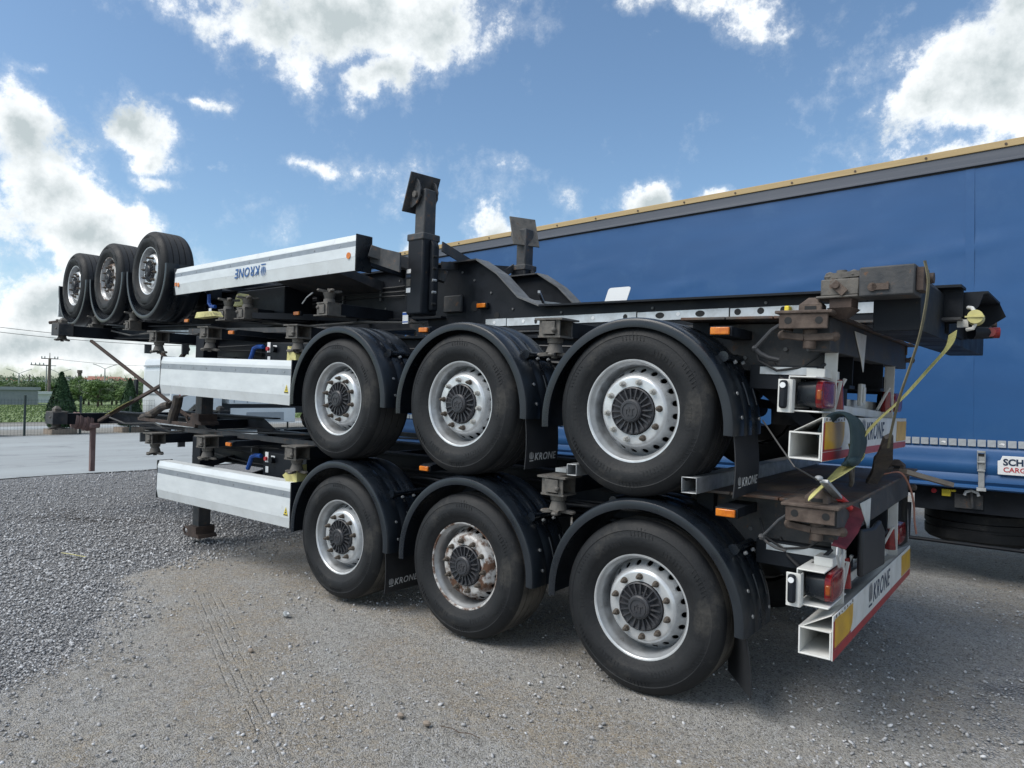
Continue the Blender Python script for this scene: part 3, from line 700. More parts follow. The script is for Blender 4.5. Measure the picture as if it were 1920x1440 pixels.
def tw_mesh(rust, head):
    b = MB()
    b.box(-.105, .105, -.09, .11, -.012, 0)                                # top plate
    b.box(-.078, -.030, -.073, -.063, -.115, -.012); b.box(.046, .078, -.073, -.063, -.115, -.012); b.box(-.078, .078, .063, .075, -.115, -.012)
    b.box(-.085, -.075, -.063, .063, -.115, -.014); b.box(-.085, .085, -.075, .075, -.122, -.110)
    b.box(-.048, .048, -.086, -.070, -.100, -.02)
    b.ball((.045, -.088, -.075), .017, 10)
    b.cyl((0, 0, -.12), (0, 0, -.155), .055, .050, 16); b.cyl((0, 0, -.155), (0, 0, -.215), .040, .060, 16)
    for a in (20, 110, 200, 290):
        m = Matrix.Rotation(R(a), 3, 'Z'); b.beam(m @ Vector((.02, 0, -.222)), m @ Vector((.098, 0, -.230)), .038, .022)
        b.ball(m @ Vector((.094, 0, -.230)), .021, 8, (1.1, 1.1, .65))
    b.cyl((0, 0, -.22), (0, 0, -.25), .022, .02, 12)
    if head:
        b.box(-.058, .058, -.038, .038, 0, .036)
        b.add([(-.058, -.038, .036), (.058, -.038, .036), (.058, .038, .036), (-.058, .038, .036), (-.02, -.012, .070), (.02, -.012, .070), (.02, .012, .070), (-.02, .012, .070)],
              [(0, 1, 5, 4), (1, 2, 6, 5), (2, 3, 7, 6), (3, 0, 4, 7), (4, 5, 6, 7)])
    return b.mesh('twist_lock', 'rust' if rust else 'tlock', ang=30)
TW = tw_mesh(False, False); TWH = tw_mesh(False, True); TWR = tw_mesh(True, True)
def marker_lamp(parent, x, y, z, s_=1):
    m = put('marker_lamp', None, parent, (x, y, z))
    b = MB(); b.box(-.062 * s_, .062 * s_, 0, .03, -.026 * s_, .026 * s_); b.build('lamp_base', 'black', m, bevel=.004)
    b = MB(); b.box(-.052 * s_, .052 * s_, -.018, 0, -.020 * s_, .020 * s_); b.build('lens', 'orange', m, bevel=.005)
    return m

# ------------------------------------------------------------------ rear light and bumper unit (lower two chassis)
def rear_unit(p, dz):
    u = dz
    # bumper: hollow bar, face plate, reflective ends
    bp = put('bumper', None, p, (0, 0, u))
    def sag(mb): mb.v = [(x, y, z - .018 * y) for x, y, z in mb.v]; return mb
    b = MB(); t = .008; x0, x1, z0, z1 = .86, 1.010, .440, .575; y0, y1 = 0, 2.38
    b.box(x0, x1, y0, y1, z0, z0 + t); b.box(x0, x1, y0, y1, z1 - t, z1); b.box(x0, x0 + t, y0, y1, z0 + t, z1 - t); b.box(x1 - t, x1, y0, y1, z0 + t, z1 - t)
    b.add([(x0 + .02, y0 + .01, z1), (x1, y0 + .01, z1 + .075), (x1, y1, z1 + .075), (x0 + .02, y1, z1), (x0 + .02, y0 + .01, z1 + .004), (x1, y0 + .01, z1 + .079), (x1, y1, z1 + .079), (x0 + .02, y1, z1 + .004)],
          [(0, 1, 2, 3), (4, 7, 6, 5), (0, 4, 5, 1), (2, 6, 7, 3)])
    sag(b).build('hollow_bar', 'white', bp, bevel=.002)
    b = MB(); b.box(1.0125, 1.0185, 0, 2.38, .437, .652); sag(b).build('face_plate', 'white', bp, bevel=.002)
    b = MB(); b.box(1.019, 1.0205, .004, 2.376, .440, .482); sag(b).build('red_stripe', 'redpaint', bp)
    b = MB(); b.box(1.019, 1.0203, .004, .026, .485, .625); b.box(1.019, 1.0203, .004, .38, .485, .497); sag(b).build('red_border', 'redpaint', bp)
    def yellow_plate(ya, yb, flip):
        pts = []
        for i in range(13):
            tt = i / 12; pts.append((ya + (yb - ya) * tt, .632 - .012 * abs(mnoise.noise(Vector((i * 3.1, ya, 0))))))
        low = [(yb, .49 + .0), (ya, .49)]
        if flip: low = [(yb, .49), (ya, .49)]
        else:
            low = [(yb, .565)] + [(yb - .10 * (1 - math.cos(R(q))), .565 - .07 * math.sin(R(q))) for q in (30, 60, 90)] + [(ya, .495)]
        poly = pts + low
        b = MB(); b.prism_x([(y, z) for y, z in poly], 1.0192, 1.0212); sag(b).build('yellow_reflector', 'yellow', bp, smooth=False)
    yellow_plate(.03, .42, False); yellow_plate(1.99, 2.372, True)
    krone(bp, (1.0195, .84, .508), (0, 1, -.018), (0, .018, 1), .150, 'decal_dark')
    for k in range(7):        # chipped paint along the top edge
        yy_ = .05 + k * .06; b = MB(); b.box(1.0188, 1.0208, yy_, yy_ + .012, .636, .650 - .004 * (k % 3)); sag(b).build('chipped_paint', 'rust', bp)
    # light carrier
    lc = put('light_carrier', None, p, (0, 0, u))
    b = MB()
    b.box(.84, .97, .02, .40, .842, .850); b.box(.84, .846, .02, .40, .69, .845); b.box(.84, .99, .02, .40, .672, .680)   # lamp bracket
    b.prism([(.90, .845), (1.005, .845), (.975, .675), (.955, .675), (.985, .835), (.90, .838)], .40, .406)
    b.box(.86, .93, .40, 2.30, .672, .680); b.box(.86, .866, .40, 2.30, .68, .76); b.beam((.92, .40, .70), (.92, 2.3, .66), .045, .05)
    b.prism([(.93, .70), (1.0, .86), (.985, .865), (.915, .70)], .50, .53); b.prism([(.93, .70), (1.0, .86), (.985, .865), (.915, .70)], 1.78, 1.81)
    b.box(.885, .975, .16, .46, .850, .895)
    sag(b).build('bracket', 'white', lc, bevel=.004)
    b = MB(); b.box(.80, .865, -.012, -.004, .665, .83); b.box(.865, .87, -.012, .04, .665, .83); b.build('side_plate', 'white', lc, bevel=.006)
    b = MB(); b.box(.812, .850, -.040, -.010, .685, .825 + .0); b.build('side_marker', 'black', lc, bevel=.012)
    b = MB(); b.cyl((.831, -.045, .80), (.831, -.036, .80), .014, n=16); b.build('side_lens', 'wlabel', lc)
    for ya in (.03, 2.02):
        lamp = put('tail_lamp', None, lc, (0, ya, -.018 * ya))
        def cup(x0, x1, s0, s1, hy=.155, hz=.072):
            bb = MB(); vs = []; nn = 24
            for xx, s_ in ((x0, s0), (x1, s1)):
                for k in range(nn):
                    t_ = 2 * math.pi * k / nn; c_, q_ = math.cos(t_), math.sin(t_)
                    e = .45; vs.append((xx, .165 + hy * s_ * math.copysign(abs(c_) ** e, c_), .762 + hz * s_ * math.copysign(abs(q_) ** e, q_)))
            return bb.add(vs, [(k, (k + 1) % nn, nn + (k + 1) % nn, nn + k) for k in range(nn)] + [tuple(range(nn)), tuple(range(2 * nn - 1, nn - 1, -1))])
        cup(.872, .965, .86, 1.0).build('lamp_housing', 'plastic', lamp)
        cup(.966, .992, 1.0, .95).build('red_lens', 'redlens', lamp)
        cup(.9925, .997, .90, .80).build('rear_lens', 'redlens', lamp)
        b = MB(); b.box(.970, .9935, .004, .08, .735, .785); b.build('amber_insert', 'amber_dark', lamp, bevel=.006)
    b = MB(); b.cyl((.965, .47, .685), (.965, .47, .845), .036, .026, 14); b.build('red_lamp', 'redlens', lc)
    b = MB(); b.cyl((.965, 1.86, .66), (.965, 1.86, .80), .036, .026, 14); b.build('red_lamp', 'redlens', lc)
    b = MB(); b.box(.90, .912, .60, .95, .69, .86); b.build('number_plate_holder', 'black', lc, bevel=.004)
    b = MB(); b.box(.905, .93, 1.25, 1.36, .70, .84); b.box(.93, .94, 1.28, 1.33, .72, .82); b.build('plate_lamp', 'white', lc, bevel=.008)
    # uprights to the frame
    for ya in (.30, 1.93):
        b = MB(); b.box(.935, .942, ya, ya + .10, .60, 1.10 - u); b.box(.942, 1.00, ya, ya + .006, .60, 1.10 - u); b.build('upright', 'white', lc, bevel=.003)
    b = MB(); b.prism_x([(.62, 1.12 - u), (.92, 1.12 - u), (.88, .90 - u * .6), (.80, .98 - u * .8), (.72, 1.04 - u)], 1.002, 1.008); b.build('gusset', 'white', lc, bevel=.003)
    for ya in (.55, 1.75):
        b = MB(); b.beam((.84, ya, .58), (.30, ya, .98 - u), .06, .08); b.build('bumper_arm', 'black', lc)

def side_guard(p, x0=-5.72, x1=-3.335, zt=.848, h=.392, krone_text=False, z_fold=.78):
    g = put('side_guard', None, p)
    flip = (lambda z: 2 * zt - h - z) if krone_text else (lambda z: z)
    zb = zt - h; lean = .018
    prof = [(lean, zt), (0, zt - .05), (-.004, zt - h * z_fold), (.014, zb + .012), (.026, zb), (.032, zb + .004), (.020, zb + .018), (.004, zt - h * z_fold), (.008, zt - .052), (lean + .006, zt - .008)]
    b = MB()
    top = [(lean, zt), (lean + .05, zt + .002), (lean + .05, zt - .004), (lean + .006, zt - .006)]
    def strip(pr, name, mat):
        bb = MB(); bb.prism_x([(y, flip(z)) for y, z in pr], x0, x1); bb.build(name, mat, g, smooth=False)
    a = zt - h * .19; c = zt - h * .335; f = zt - h * z_fold
    yat = lambda z: -.004 * (zt - .05 - z) / (h * z_fold - .05) if z < zt - .05 else lean * (z - zt + .05) / .05
    strip([(lean, zt), (yat(zt - .05), zt - .05), (yat(a), a), (yat(a) + .01, a), (lean + .01, zt)], 'upper_board', 'panel')
    strip([(yat(a) + .0015, a - .0005), (yat(c) + .0015, c + .0005), (yat(c) + .011, c + .0005), (yat(a) + .011, a - .0005)], 'reflective_band', 'stripe')
    strip([(yat(c), c), (-.004, f), (.006, f), (yat(c) + .01, c)], 'middle_board', 'panel')
    strip([(-.0035, f - .001), (.012, zb), (.022, zb), (.007, f - .001)], 'lower_board', 'panel_fold')
    strip([(lean + .001, zt - .001), (lean + .11, zt + .002), (lean + .11, zt - .006), (lean + .011, zt - .007)], 'top_flange', 'panel_fold')
    n = 9
    for k in range(n):
        xx = x0 + (x1 - x0) * (k + .6) / n; b = MB(); zc = (a + c) / 2
        b.cyl((xx, yat(zc) + .002, flip(zc)), (xx, yat(zc) - .003, flip(zc)), .007, n=8); b.build('rivet', 'galv', g)
    for xe, s_ in ((x1, 1), (x0, -1)):
        b = MB(); b.box(min(xe, xe + .014 * s_), max(xe, xe + .014 * s_), -.006, .165, zb - .004, zt + .006)
        b.build('end_cap', 'plastic', g, bevel=.008)
    if not krone_text:
        pts = [(x1 - .085, .0), (x1 - .020, .0), (x1 - .052, .075)]; zl = zb + .105
        b = MB(); vs = [(x, -.0065, zl + z) for x, z in pts] + [(x, -.0055, zl + z) for x, z in pts]
        b.add(vs, [(0, 1, 2), (5, 4, 3)]); b.build('warning_label', 'ylabel', g, smooth=False)
        b = MB(); b.box(x1 - .082, x1 - .024, -.0070, -.006, zl + .003, zl + .012); b.box(x1 - .062, x1 - .044, -.0070, -.006, zl + .022, zl + .034); b.box(x1 - .056, x1 - .048, -.0070, -.006, zl + .038, zl + .055); b.build('label_print', 'decal_dark', g)
    return g

def brown_beam(name): return name
def axle_set(p, xs, z=.485):
    for x in xs:
        b = MB(); b.cyl((x, .30, z), (x, 2.20, z), .065, n=18); b.build('axle', 'black', p)
        for y in (.62, 1.80):
            b = MB(); b.beam((x - .45, y, z + .14), (x + .36, y, z + .02), .10, .06); b.box(x - .54, x - .40, y - .06, y + .06, z, .80); b.build('trailing_arm', 'black', p, bevel=.004)
            b = MB(); b.cyl((x + .32, y, z + .04), (x + .32, y, .80), .11, .12, 18); b.build('air_bag', 'flap', p)
            b = MB(); b.cyl((x + .12, y + .02, z + .10), (x - .06, y + .02, z + .24), .07, n=14); b.build('brake_chamber', 'black', p)

def chassis_small(name, label, loc, rot, dz_rear, rims, silv, flaps, low):
    p = thing(name, label, 'trailer', loc, rot, 'container trailers stacked on each other')
    # main rails (I-section) and outer flange lines
    for y in (.74, 1.62):
        b = MB(); b.box(-6.3, .98, y, y + .012 + .0, .82, 1.09); b.box(-6.3, .98, y - .06, y + .07, 1.09, 1.11); b.box(-6.3, .98, y - .06, y + .07, .80, .82)
        b.build('main_rail', 'black', p, bevel=.002)
        b = MB(); b.box(-8.72, -6.3, y, y + .012, 1.12, 1.25); b.box(-8.72, -6.0, y - .05, y + .06, 1.25, 1.268); b.box(-8.72, -6.0, y - .05, y + .06, 1.10, 1.12)
        b.prism([(-6.3, .82), (-6.0, .82), (-6.0, 1.11), (-6.3, 1.25), (-6.45, 1.25), (-6.45, 1.12)], y, y + .012)
        b.build('neck_rail', 'black', p, bevel=.002)
    for i, x in enumerate((-8.1, -7.4, -6.7, -6.1, -5.2, -4.2, -3.3, -2.0, -.67, .2)):
        zz = 1.0 if x > -6.3 else 1.16
        b = MB(); b.box(x - .03, x + .03, .755, 1.62, zz - .06, zz + .06); b.build('cross_member', 'black', p)
    # reflective strip on the neck
    b = MB(); b.box(-7.35, -6.36, .722, .726, 1.145, 1.205); b.build('reflective_strip', 'strip', p)
    for x in (-7.2, -6.95): 
        b = MB(); b.cyl((x, .7215, 1.176), (x, .719, 1.176), .016, n=12); b.build('strip_hole', 'dark', p)
    # front bolster with end twist locks
    b = MB(); b.box(-8.80, -8.66, .16, 2.32, 1.085, 1.235); b.build('front_bolster', 'black', p, bevel=.006)
    b = MB(); b.box(-8.86, -8.60, -.02, .16, 1.09, 1.25); b.build('bolster_end', 'black_worn', p, bevel=.006)
    b = MB(); b.box(-8.86, -8.60, 2.32, 2.50, 1.09, 1.25); b.build('bolster_end', 'black_worn', p, bevel=.006)
    for y in (.07, 2.40): put('twist_lock', TWH, p, (-8.73, y, 1.262))
    # outriggers with twist locks: (x, rust?, head?)
    for (x, head, arm) in ((-5.98, 0, 1), (-4.88, 0, 1), (-3.38, 0, 1), (-.63, 0, 1)):
        zt = 1.165 if x > -5.5 else 1.13
        b = MB(); b.box(x - .06, x + .06, .17, .74, zt - .115, zt - .012); b.build('outrigger', 'black', p, bevel=.003)
        b = MB(); b.box(x - .06, x + .06, 1.76, 2.30, zt - .115, zt - .012); b.build('outrigger', 'black', p)
        put('twist_lock', TW, p, (x, .09, zt)); put('twist_lock', TW, p, (x, 2.40, zt))
    # side lamp arms
    for x in (-4.45, -1.80):
        b = MB(); b.box(x - .05, x + .05, .10, .74, 1.085, 1.135); b.build('lamp_arm', 'black', p)
        marker_lamp(p, x, .075, 1.105, .85)
    b = MB(); b.box(.41, .53, .06, .70, 1.05, 1.10); b.build('lamp_arm', 'black', p); marker_lamp(p, .475, .03, 1.075, 1.0)
    # rear deck
    dk = put('rear_deck', None, p)
    for i, (xa, xb) in enumerate(((.18, .44), (.445, .70), (.705, 1.03))):
        b = MB(); b.box(xa, xb, .17, 2.34, 1.150, 1.166); b.build('deck_plate', 'deckplate', dk, bevel=.003)
    b = MB(); b.box(.90, 1.0, .12, 2.38, .98, 1.148); b.build('rear_crossbeam', 'black_worn', p, bevel=.004)
    b = MB(); b.box(.20, .30, .30, 2.2, 1.0, 1.148); b.build('deck_beam', 'black', p)
    b = MB(); b.prism([(.30, .88), (.92, .88), (.92, 1.14), (.10, 1.14)], .36, .372); b.build('gusset_plate', 'black_worn', p)
    for ya in (.30, 2.1):
        b = MB(); b.box(.55, .93, ya, ya + .1, .78, .91); b.build('rear_stub', 'black', p)
    b = MB(); b.box(.605, .925, .294, .298, .860, .900); b.build('reflective_strip', 'strip', p)
    # corner castings at the rear
    for y in (.10, 2.40):
        c = put('rear_corner', None, p, (.915, y, 1.172))
        b = MB(); b.box(-.15, .12, -.11, .16, -.016, 0); b.box(-.13, .10, -.10, -.085, -.090, -.016); b.box(-.13, -.12, -.085, .12, -.090, -.016)
        b.build('corner_plate', 'rust', c, bevel=.004)
        for xx in (-.085, .06):
            b = MB(); b.cyl((xx, -.1015, -.05), (xx, -.1005, -.05), .018, n=14); b.build('slot', 'dark', c)
        b = MB(); b.box(-.055, .055, -.04, .05, 0, .034)
        b.add([(-.055, -.04, .034), (.055, -.04, .034), (.055, .05, .034), (-.055, .05, .034), (-.018, -.008, .072), (.018, -.008, .072), (.018, .012, .072), (-.018, .012, .072)], [(0, 1, 5, 4), (1, 2, 6, 5), (2, 3, 7, 6), (3, 0, 4, 7), (4, 5, 6, 7)])
        b.build('lock_head', 'rust', c, bevel=.004)
        b = MB(); b.box(-.025, .03, -.042, -.0395, .008, .026); b.build('head_slot', 'dark', c)
        b = MB(); b.beam((-.13, -.03, -.118), (-.02, -.03, -.130), .05, .034); b.beam((-.02, -.03, -.130), (.12, -.03, -.125), .05, .034); b.ball((-.13, -.03, -.118), .026, 8); b.ball((.12, -.03, -.125), .026, 8)
        b.cyl((0, -.02, -.09), (0, -.02, -.185), .034, .030, 14); b.build('wing_handle', 'rust', c, bevel=.004)
    b = MB(); b.tube([(.78, .03, 1.10), (.75, .01, 1.075), (.715, .0, 1.03), (.675, .0, .985)], .011 if not low else .007, 8); b.ball((.672, .0, .982), .017, 8)
    b.tube([(.672, 0, .982), (.70, .005, .955), (.74, .01, .935), (.79, .02, .925)], .013 if not low else .007, 8); b.build('release_lever', 'flap' if not low else 'black_worn', p)
    # diagonal flat bars over the frame
    if low:
        b = MB(); b.beam((-5.55, .25, 1.176), (-2.6, 1.5, 1.20), .07, .012); b.build('diagonal_bar', 'black_worn', p)
        b = MB(); b.beam((-5.7, 1.9, 1.19), (-2.9, .45, 1.188), .07, .012); b.build('diagonal_bar', 'black_worn', p)
    b = MB(); b.beam((-5.9, .40, 1.16), (-3.3, .40, 1.15), .05, .05); b.build('side_bar', 'black_worn', p)
    b = MB(); b.beam((-5.9, 2.05, 1.16), (-3.3, 2.05, 1.15), .05, .05); b.build('side_bar', 'black_worn', p)
    # side guard and its carriers
    side_guard(p)
    for x in (-5.5, -4.5, -3.5):
        b = MB(); b.beam((x, .05, .70), (x, .74, .86), .04, .05); b.build('guard_carrier', 'black', p)
    side_guard_far = MB(); side_guard_far.box(-5.72, -3.33, 2.47, 2.49, .46, .85); side_guard_far.build('far_side_guard', 'panel', p)
    # landing legs
    for y in (.43, 1.93):
        lg = put('landing_leg', None, p, (-5.58, y, 0))
        zf = .0 if low else .115
        b = MB(); b.box(-.085, .085, -.085, .085, .50, 1.10); b.build('outer_tube', 'black', lg, bevel=.008)
        b = MB(); b.box(-.068, .068, -.068, .068, zf + .10, .50); b.build('inner_tube', 'black_worn', lg, bevel=.006)
        b = MB(); b.prism([(-.15, 0), (.15, 0), (.13, .03), (.09, .045), (.09, .12), (-.09, .12), (-.09, .045), (-.13, .03)], -.11, .11); b.xf(Matrix.Translation((0, 0, zf)))
        b.build('foot', 'rustbar', lg, bevel=.006)
        b = MB(); b.tube([(-.15, -.1, zf + .01), (-.19, -.1, zf + .06), (-.15, -.1, zf + .10), (-.09, -.1, zf + .08)], .012, 8); b.build('foot_lug', 'rustbar', lg)
        b = MB(); b.box(-.03, .03, -.0875, -.086, .62, .70); b.build('sticker', 'stripe', lg)
    # valve cabinet, tank and levers between guard and first wheel
    b = MB(); b.cyl((-3.75, .55, .62), (-3.75, 2.0, .62), .14, n=24); b.build('air_tank', 'black', p)
    b = MB(); b.box(-4.32, -3.62, .36, .66, .64, 1.03); b.build('valve_cabinet', 'black', p, bevel=.01)
    b = MB(); b.box(-4.37, -4.335, .40, .62, .70, 1.02); b.build('valve_plate', 'black_worn', p)
    hb = put('blue_hose', None, p)
    b = MB(); b.tube([(-4.33, .345, .985), (-4.42, .335, .985), (-4.47, .33, .965), (-4.50, .33, .90), (-4.535, .33, .84)], .022, 8); b.build('hose', 'bluepl', hb)
    b = MB(); b.box(-4.27, -4.22, .352, .358, .93, 1.03); b.box(-4.17, -4.11, .352, .358, .985, 1.00); b.box(-4.26, -4.215, .352, .358, .83, .89); b.build('white_label', 'wlabel', p)
    b = MB(); b.cyl((-4.245, .355, .965), (-4.245, .33, .965), .02, n=10); b.build('red_button', 'plasticred', p)
    b = MB(); b.cyl((-4.14, .355, .96), (-4.14, .32, .96), .03, n=12); b.build('black_button', 'black', p)
    for k in range(4):
        b = MB(); y = .5 + .2 * k; b.tube([(-4.3, y, .95), (-3.2, y + .05, .90 - .03 * k), (-2.2, y, .96), (-.9, y + .04, .90), (.2, y, .95)], .011, 6); b.build('air_line', 'flap', p)
    for k, (y, z, a_) in enumerate(((.66, .93, .03), (.64, 1.01, -.02), (.68, .87, .04))):
        b = MB(); b.tube([(-6.2 + .55 * j, y + .012 * math.sin(j * 1.7 + k), z + a_ * math.sin(j * 1.1 + k)) for j in range(13)], .009, 6); b.build('air_line', 'flap', p)
    for x in (.40, .62, -3.05, -5.0, -6.6, -7.6):
        b = MB(); b.box(x - .012, x + .012, .655, .74, .90, 1.02); b.build('line_clip', 'galv_dusty', p)
    for (x, z) in ((.72, .86), (.84, .86), (.72, 1.0), (.84, 1.0), (.5, .95)):
        b = MB(); b.cyl((x, .357, z), (x, .346, z), .012, n=6); b.build('bolt', 'galv_dusty', p)
    b = MB(); b.tube([(.95, .25, .92), (.90, .20, .86), (.80, .24, .80), (.72, .30, .84), (.66, .36, .92)], .010, 8); b.build('brake_hose', 'flap', p)
    b = MB(); b.tube([(.56, .32, 1.02), (.60, .28, .93), (.70, .28, .88), (.82, .30, .90), (.92, .33, .98)], .007, 8); b.build('lamp_cable', 'flap', p)
    for x in (-6.5,):
        b = MB(); b.beam((x, .20, 1.15), (x + .5, .74, 1.15), .05, .012); b.build('flat_bar', 'black_worn', p)
    b = MB(); b.tube([(-8.5, .6, 1.20), (-7.8, .55, 1.13), (-7.1, .6, 1.17), (-6.5, .5, 1.10), (-6.0, .55, 1.14)], .012, 6); b.build('air_line', 'wire', p)
    # axles and wheels
    axle_set(p, (0, -1.332, -2.664))
    for i, x in enumerate((0, -1.332, -2.664)):
        rim_, sp = rims[i]
        wheel(p, x, 0, .485, rim_, TY_FLAT if low else TY, sp, silv[i])
        wheel(p, x, 2.46, .485, RIM, TY_FLAT if low else TY, 0, (), far=True)
        mudguard(p, x)
        g2 = put('mudguard', GUARD, p, (x, 2.46, .485), (0, 0, 0)); g2.scale = (1, -1, 1)
        if flaps[i] is not None: mudflap(p, x + flaps[i][0], flaps[i][1], flaps[i][2], h=flaps[i][3], lean=flaps[i][4])
    b = MB(); b.cyl((-.30, .36, .985), (-.30, .40, .985), .028, n=14); b.cyl((-.30, .20, 1.03), (-.30, .74, 1.03), .028, n=14); b.build('pipe_end', 'plastic', p)
    rear_unit(p, dz_rear)
    return p

LOWER = chassis_small('container_chassis', 'lowest black container trailer, standing with its three wheels on the ground', (0, 0, 0), (0, .0118, .0089), 0,
                      [(RIM, 4), (RIMR, 12), (RIM, -6)], [(), (), ()], [(.60, .50, 38, .36, -6), None, (.545, .47, 0, .335, 0)], True)
MIDDLE = chassis_small('container_chassis', 'middle black container trailer, sandwiched between the lower and the upturned one', (-.0585, -.0175, 1.11), (0, .011, .0011), 0,
                       [(RIM, -12), (RIM, 9), (RIM, 3)], [(1, 2, 3, 4, 5, 6, 7), (0, 2, 3, 8, 9), ()], [(.60, .46, 0, .33, 0), (.575, .47, 0, .34, 0), None], False)

# the middle frame sits lower on its axles towards the rear
D = Matrix.Translation((0, 0, -.134)) @ Matrix.Rotation(.0258, 4, 'Y')
for c in list(MIDDLE.children):
    nm = c.name.split('.')[0]
    if nm in ('wheel', 'axle', 'trailing_arm', 'brake_chamber'): continue
    if nm in ('mudguard', 'mud_flap'):
        c.location.z += -.078 if c.location.x > -.5 else (-.048 if c.location.x > -1.6 else -.022)
    else: c.matrix_basis = D @ c.matrix_basis
# ------------------------------------------------------------------ the upturned trailer on top
def chassis_top():
    p = thing('container_chassis', 'topmost black container trailer lying upside down with its wheels and landing legs in the air', 'trailer',
              (-9.671, .5096, 3.6975), (0, math.pi + .0224, -.0448), 'container trailers stacked on each other')
    RY = (.78, 1.62)
    for y in RY:
        b = MB(); b.box(-7.35, .90, y, y + .012, .70, 1.16); b.box(-7.30, .90, y - .06, y + .07, .68, .70); b.box(-7.2, .90, y - .06, y + .07, 1.16, 1.18)
        b.build('main_rail', 'black', p, bevel=.002)
        # gooseneck: side plate and its broad flange
        prof = [(-7.35, .70), (-7.62, .70), (-7.86, .84), (-8.10, 1.05), (-8.32, 1.13), (-11.15, 1.17)]
        low = [(-11.15, 1.32), (-7.0, 1.30), (-6.95, 1.16), (-7.35, 1.16)]
        b = MB(); b.prism(prof + low, y, y + .012); b.build('gooseneck_plate', 'black', p)
        b = MB()
        for (xa, za), (xb, zb) in zip(prof[1:5], prof[2:5]):
            b.add([(xa, y - .07, za), (xb, y - .07, zb), (xb, y + .09, zb), (xa, y + .09, za), (xa, y - .07, za - .014), (xb, y - .07, zb - .014), (xb, y + .09, zb - .014), (xa, y + .09, za - .014)],
                  [(0, 1, 2, 3), (7, 6, 5, 4), (0, 4, 5, 1), (2, 6, 7, 3), (1, 5, 6, 2), (3, 7, 4, 0)])
        b.build('gooseneck_flange', 'galv_dusty', p)
        b = MB(); b.box(-7.62, -6.9, y - .07, y + .09, .686, .698); b.build('rail_cap', 'black_worn', p)
        b = MB(); b.beam((-8.32, y + .01, 1.123), (-11.15, y + .01, 1.163), .16, .014); b.build('neck_flange', 'black', p)
        b = MB(); b.beam((-7.1, y + .01, 1.32), (-11.15, y + .01, 1.335), .16, .014); b.build('neck_flange', 'black_worn', p)
    # galvanised strips along the neck, in pieces, with holes
    segs = [(-7.70, -7.93, 1.205), (-7.94, -9.17, 1.207), (-9.18, -9.86, 1.212), (-9.87, -10.36, 1.216), (-10.36, -10.80, 1.218)]
    for i, (xa, xb, z) in enumerate(segs):
        b = MB(); b.box(xb, xa, .772, .7775, z, z + .062); b.build('reflective_strip', 'strip', p)
    for x, rx in ((-8.25, .015), (-9.08, .018), (-9.36, .034), (-9.66, .034), (-9.92, .022), (-10.07, .022), (-10.21, .018)):
        b = MB(); b.prism([(x + rx * math.cos(t), 1.24 + .021 * math.sin(t)) for t in [k * math.pi / 8 for k in range(16)]], .7705, .7715); b.build('strip_hole', 'dark', p)
    for x in (-7.80, -8.12, -8.8, -9.50): 
        b = MB(); b.cyl((x, .772, 1.236), (x, .7695, 1.236), .014, n=12); b.build('badge', 'wlabel', p)
    # side hole in the neck plate, amber lamp
    b = MB(); b.cyl((-7.56, .779, 1.085), (-7.56, .776, 1.085), .045, n=20); b.build('plate_hole', 'dark', p)
    b = MB(); b.cyl((-7.82, .779, 1.175), (-7.82, .776, 1.175), .028, n=16); b.build('plate_hole', 'dark', p)
    marker_lamp(p, -7.68, .74, 1.09, .95)
    for i, x in enumerate((-10.3, -9.6, -8.9, -8.2, -7.2, -6.2, -5.0, -3.9, -2.2, -.7, .5)):
        zz = 1.24 if x < -7.5 else 1.0
        b = MB(); b.box(x - .03, x + .03, .795, 1.62, zz - .06, zz + .06); b.build('cross_member', 'black', p)
    for x0, x1 in ((-7.7, -8.25), (-8.25, -7.7)):
        b = MB(); b.beam((x0, .80, 1.0), (x1, 1.62, 1.05), .02, .02); b.build('neck_brace', 'galv', p)
    # front bolster with corner boxes (nearest to the camera)
    fb = put('front_bolster', None, p)
    b = MB(); b.prism([(-10.86, 1.155), (-11.03, 1.155), (-11.065, 1.20), (-11.065, 1.44), (-10.86, 1.44)], .17, 2.36); b.build('bolster_beam', 'black', fb, bevel=.004)
    for y0, y1 in ((-.005, .165), (2.365, 2.53)):
        b = MB(); b.box(-11.07, -10.835, y0, y1, 1.150, 1.290); b.build('corner_box', 'black_worn', fb, bevel=.008)
        b = MB(); b.box(-10.833, -10.66, y0 + .01, y1 - .01, 1.195, 1.275); b.box(-10.833, -10.64, y0, y1, 1.276, 1.288); b.build('lock_housing', 'tlock', fb, bevel=.005)
        s_ = y0 - .001
        b = MB(); b.beam((-10.68, y0 + .05, 1.178), (-10.83, y0 + .05, 1.172), .045, .028); b.ball((-10.69, y0 + .05, 1.180), .028, 8); b.ball((-10.80, y0 + .05, 1.174), .026, 8); b.cyl((-10.745, y0 + .05, 1.195), (-10.745, y0 + .05, 1.150), .024, n=14)
        b.build('wing_handle', 'tlock', fb)
        b = MB(); b.beam((-10.72, s_, 1.215), (-10.775, s_, 1.268), .04, .012, up=(0, 1, 0)); b.cyl((-10.735, s_ + .002, 1.228), (-10.735, s_ - .016, 1.228), .017, n=12); b.build('lock_lever', 'rust', fb, bevel=.002)
        b = MB(); b.box(-10.965, -10.895, s_ - .010, s_, 1.232, 1.262); b.cyl((-10.895, s_, 1.247), (-10.895, s_ - .010, 1.247), .020, n=14); b.build('hinge_tab', 'rust', fb)
        b = MB(); b.box(-10.80, -10.70, y0 + .02, y1 - .03, 1.290, 1.335)
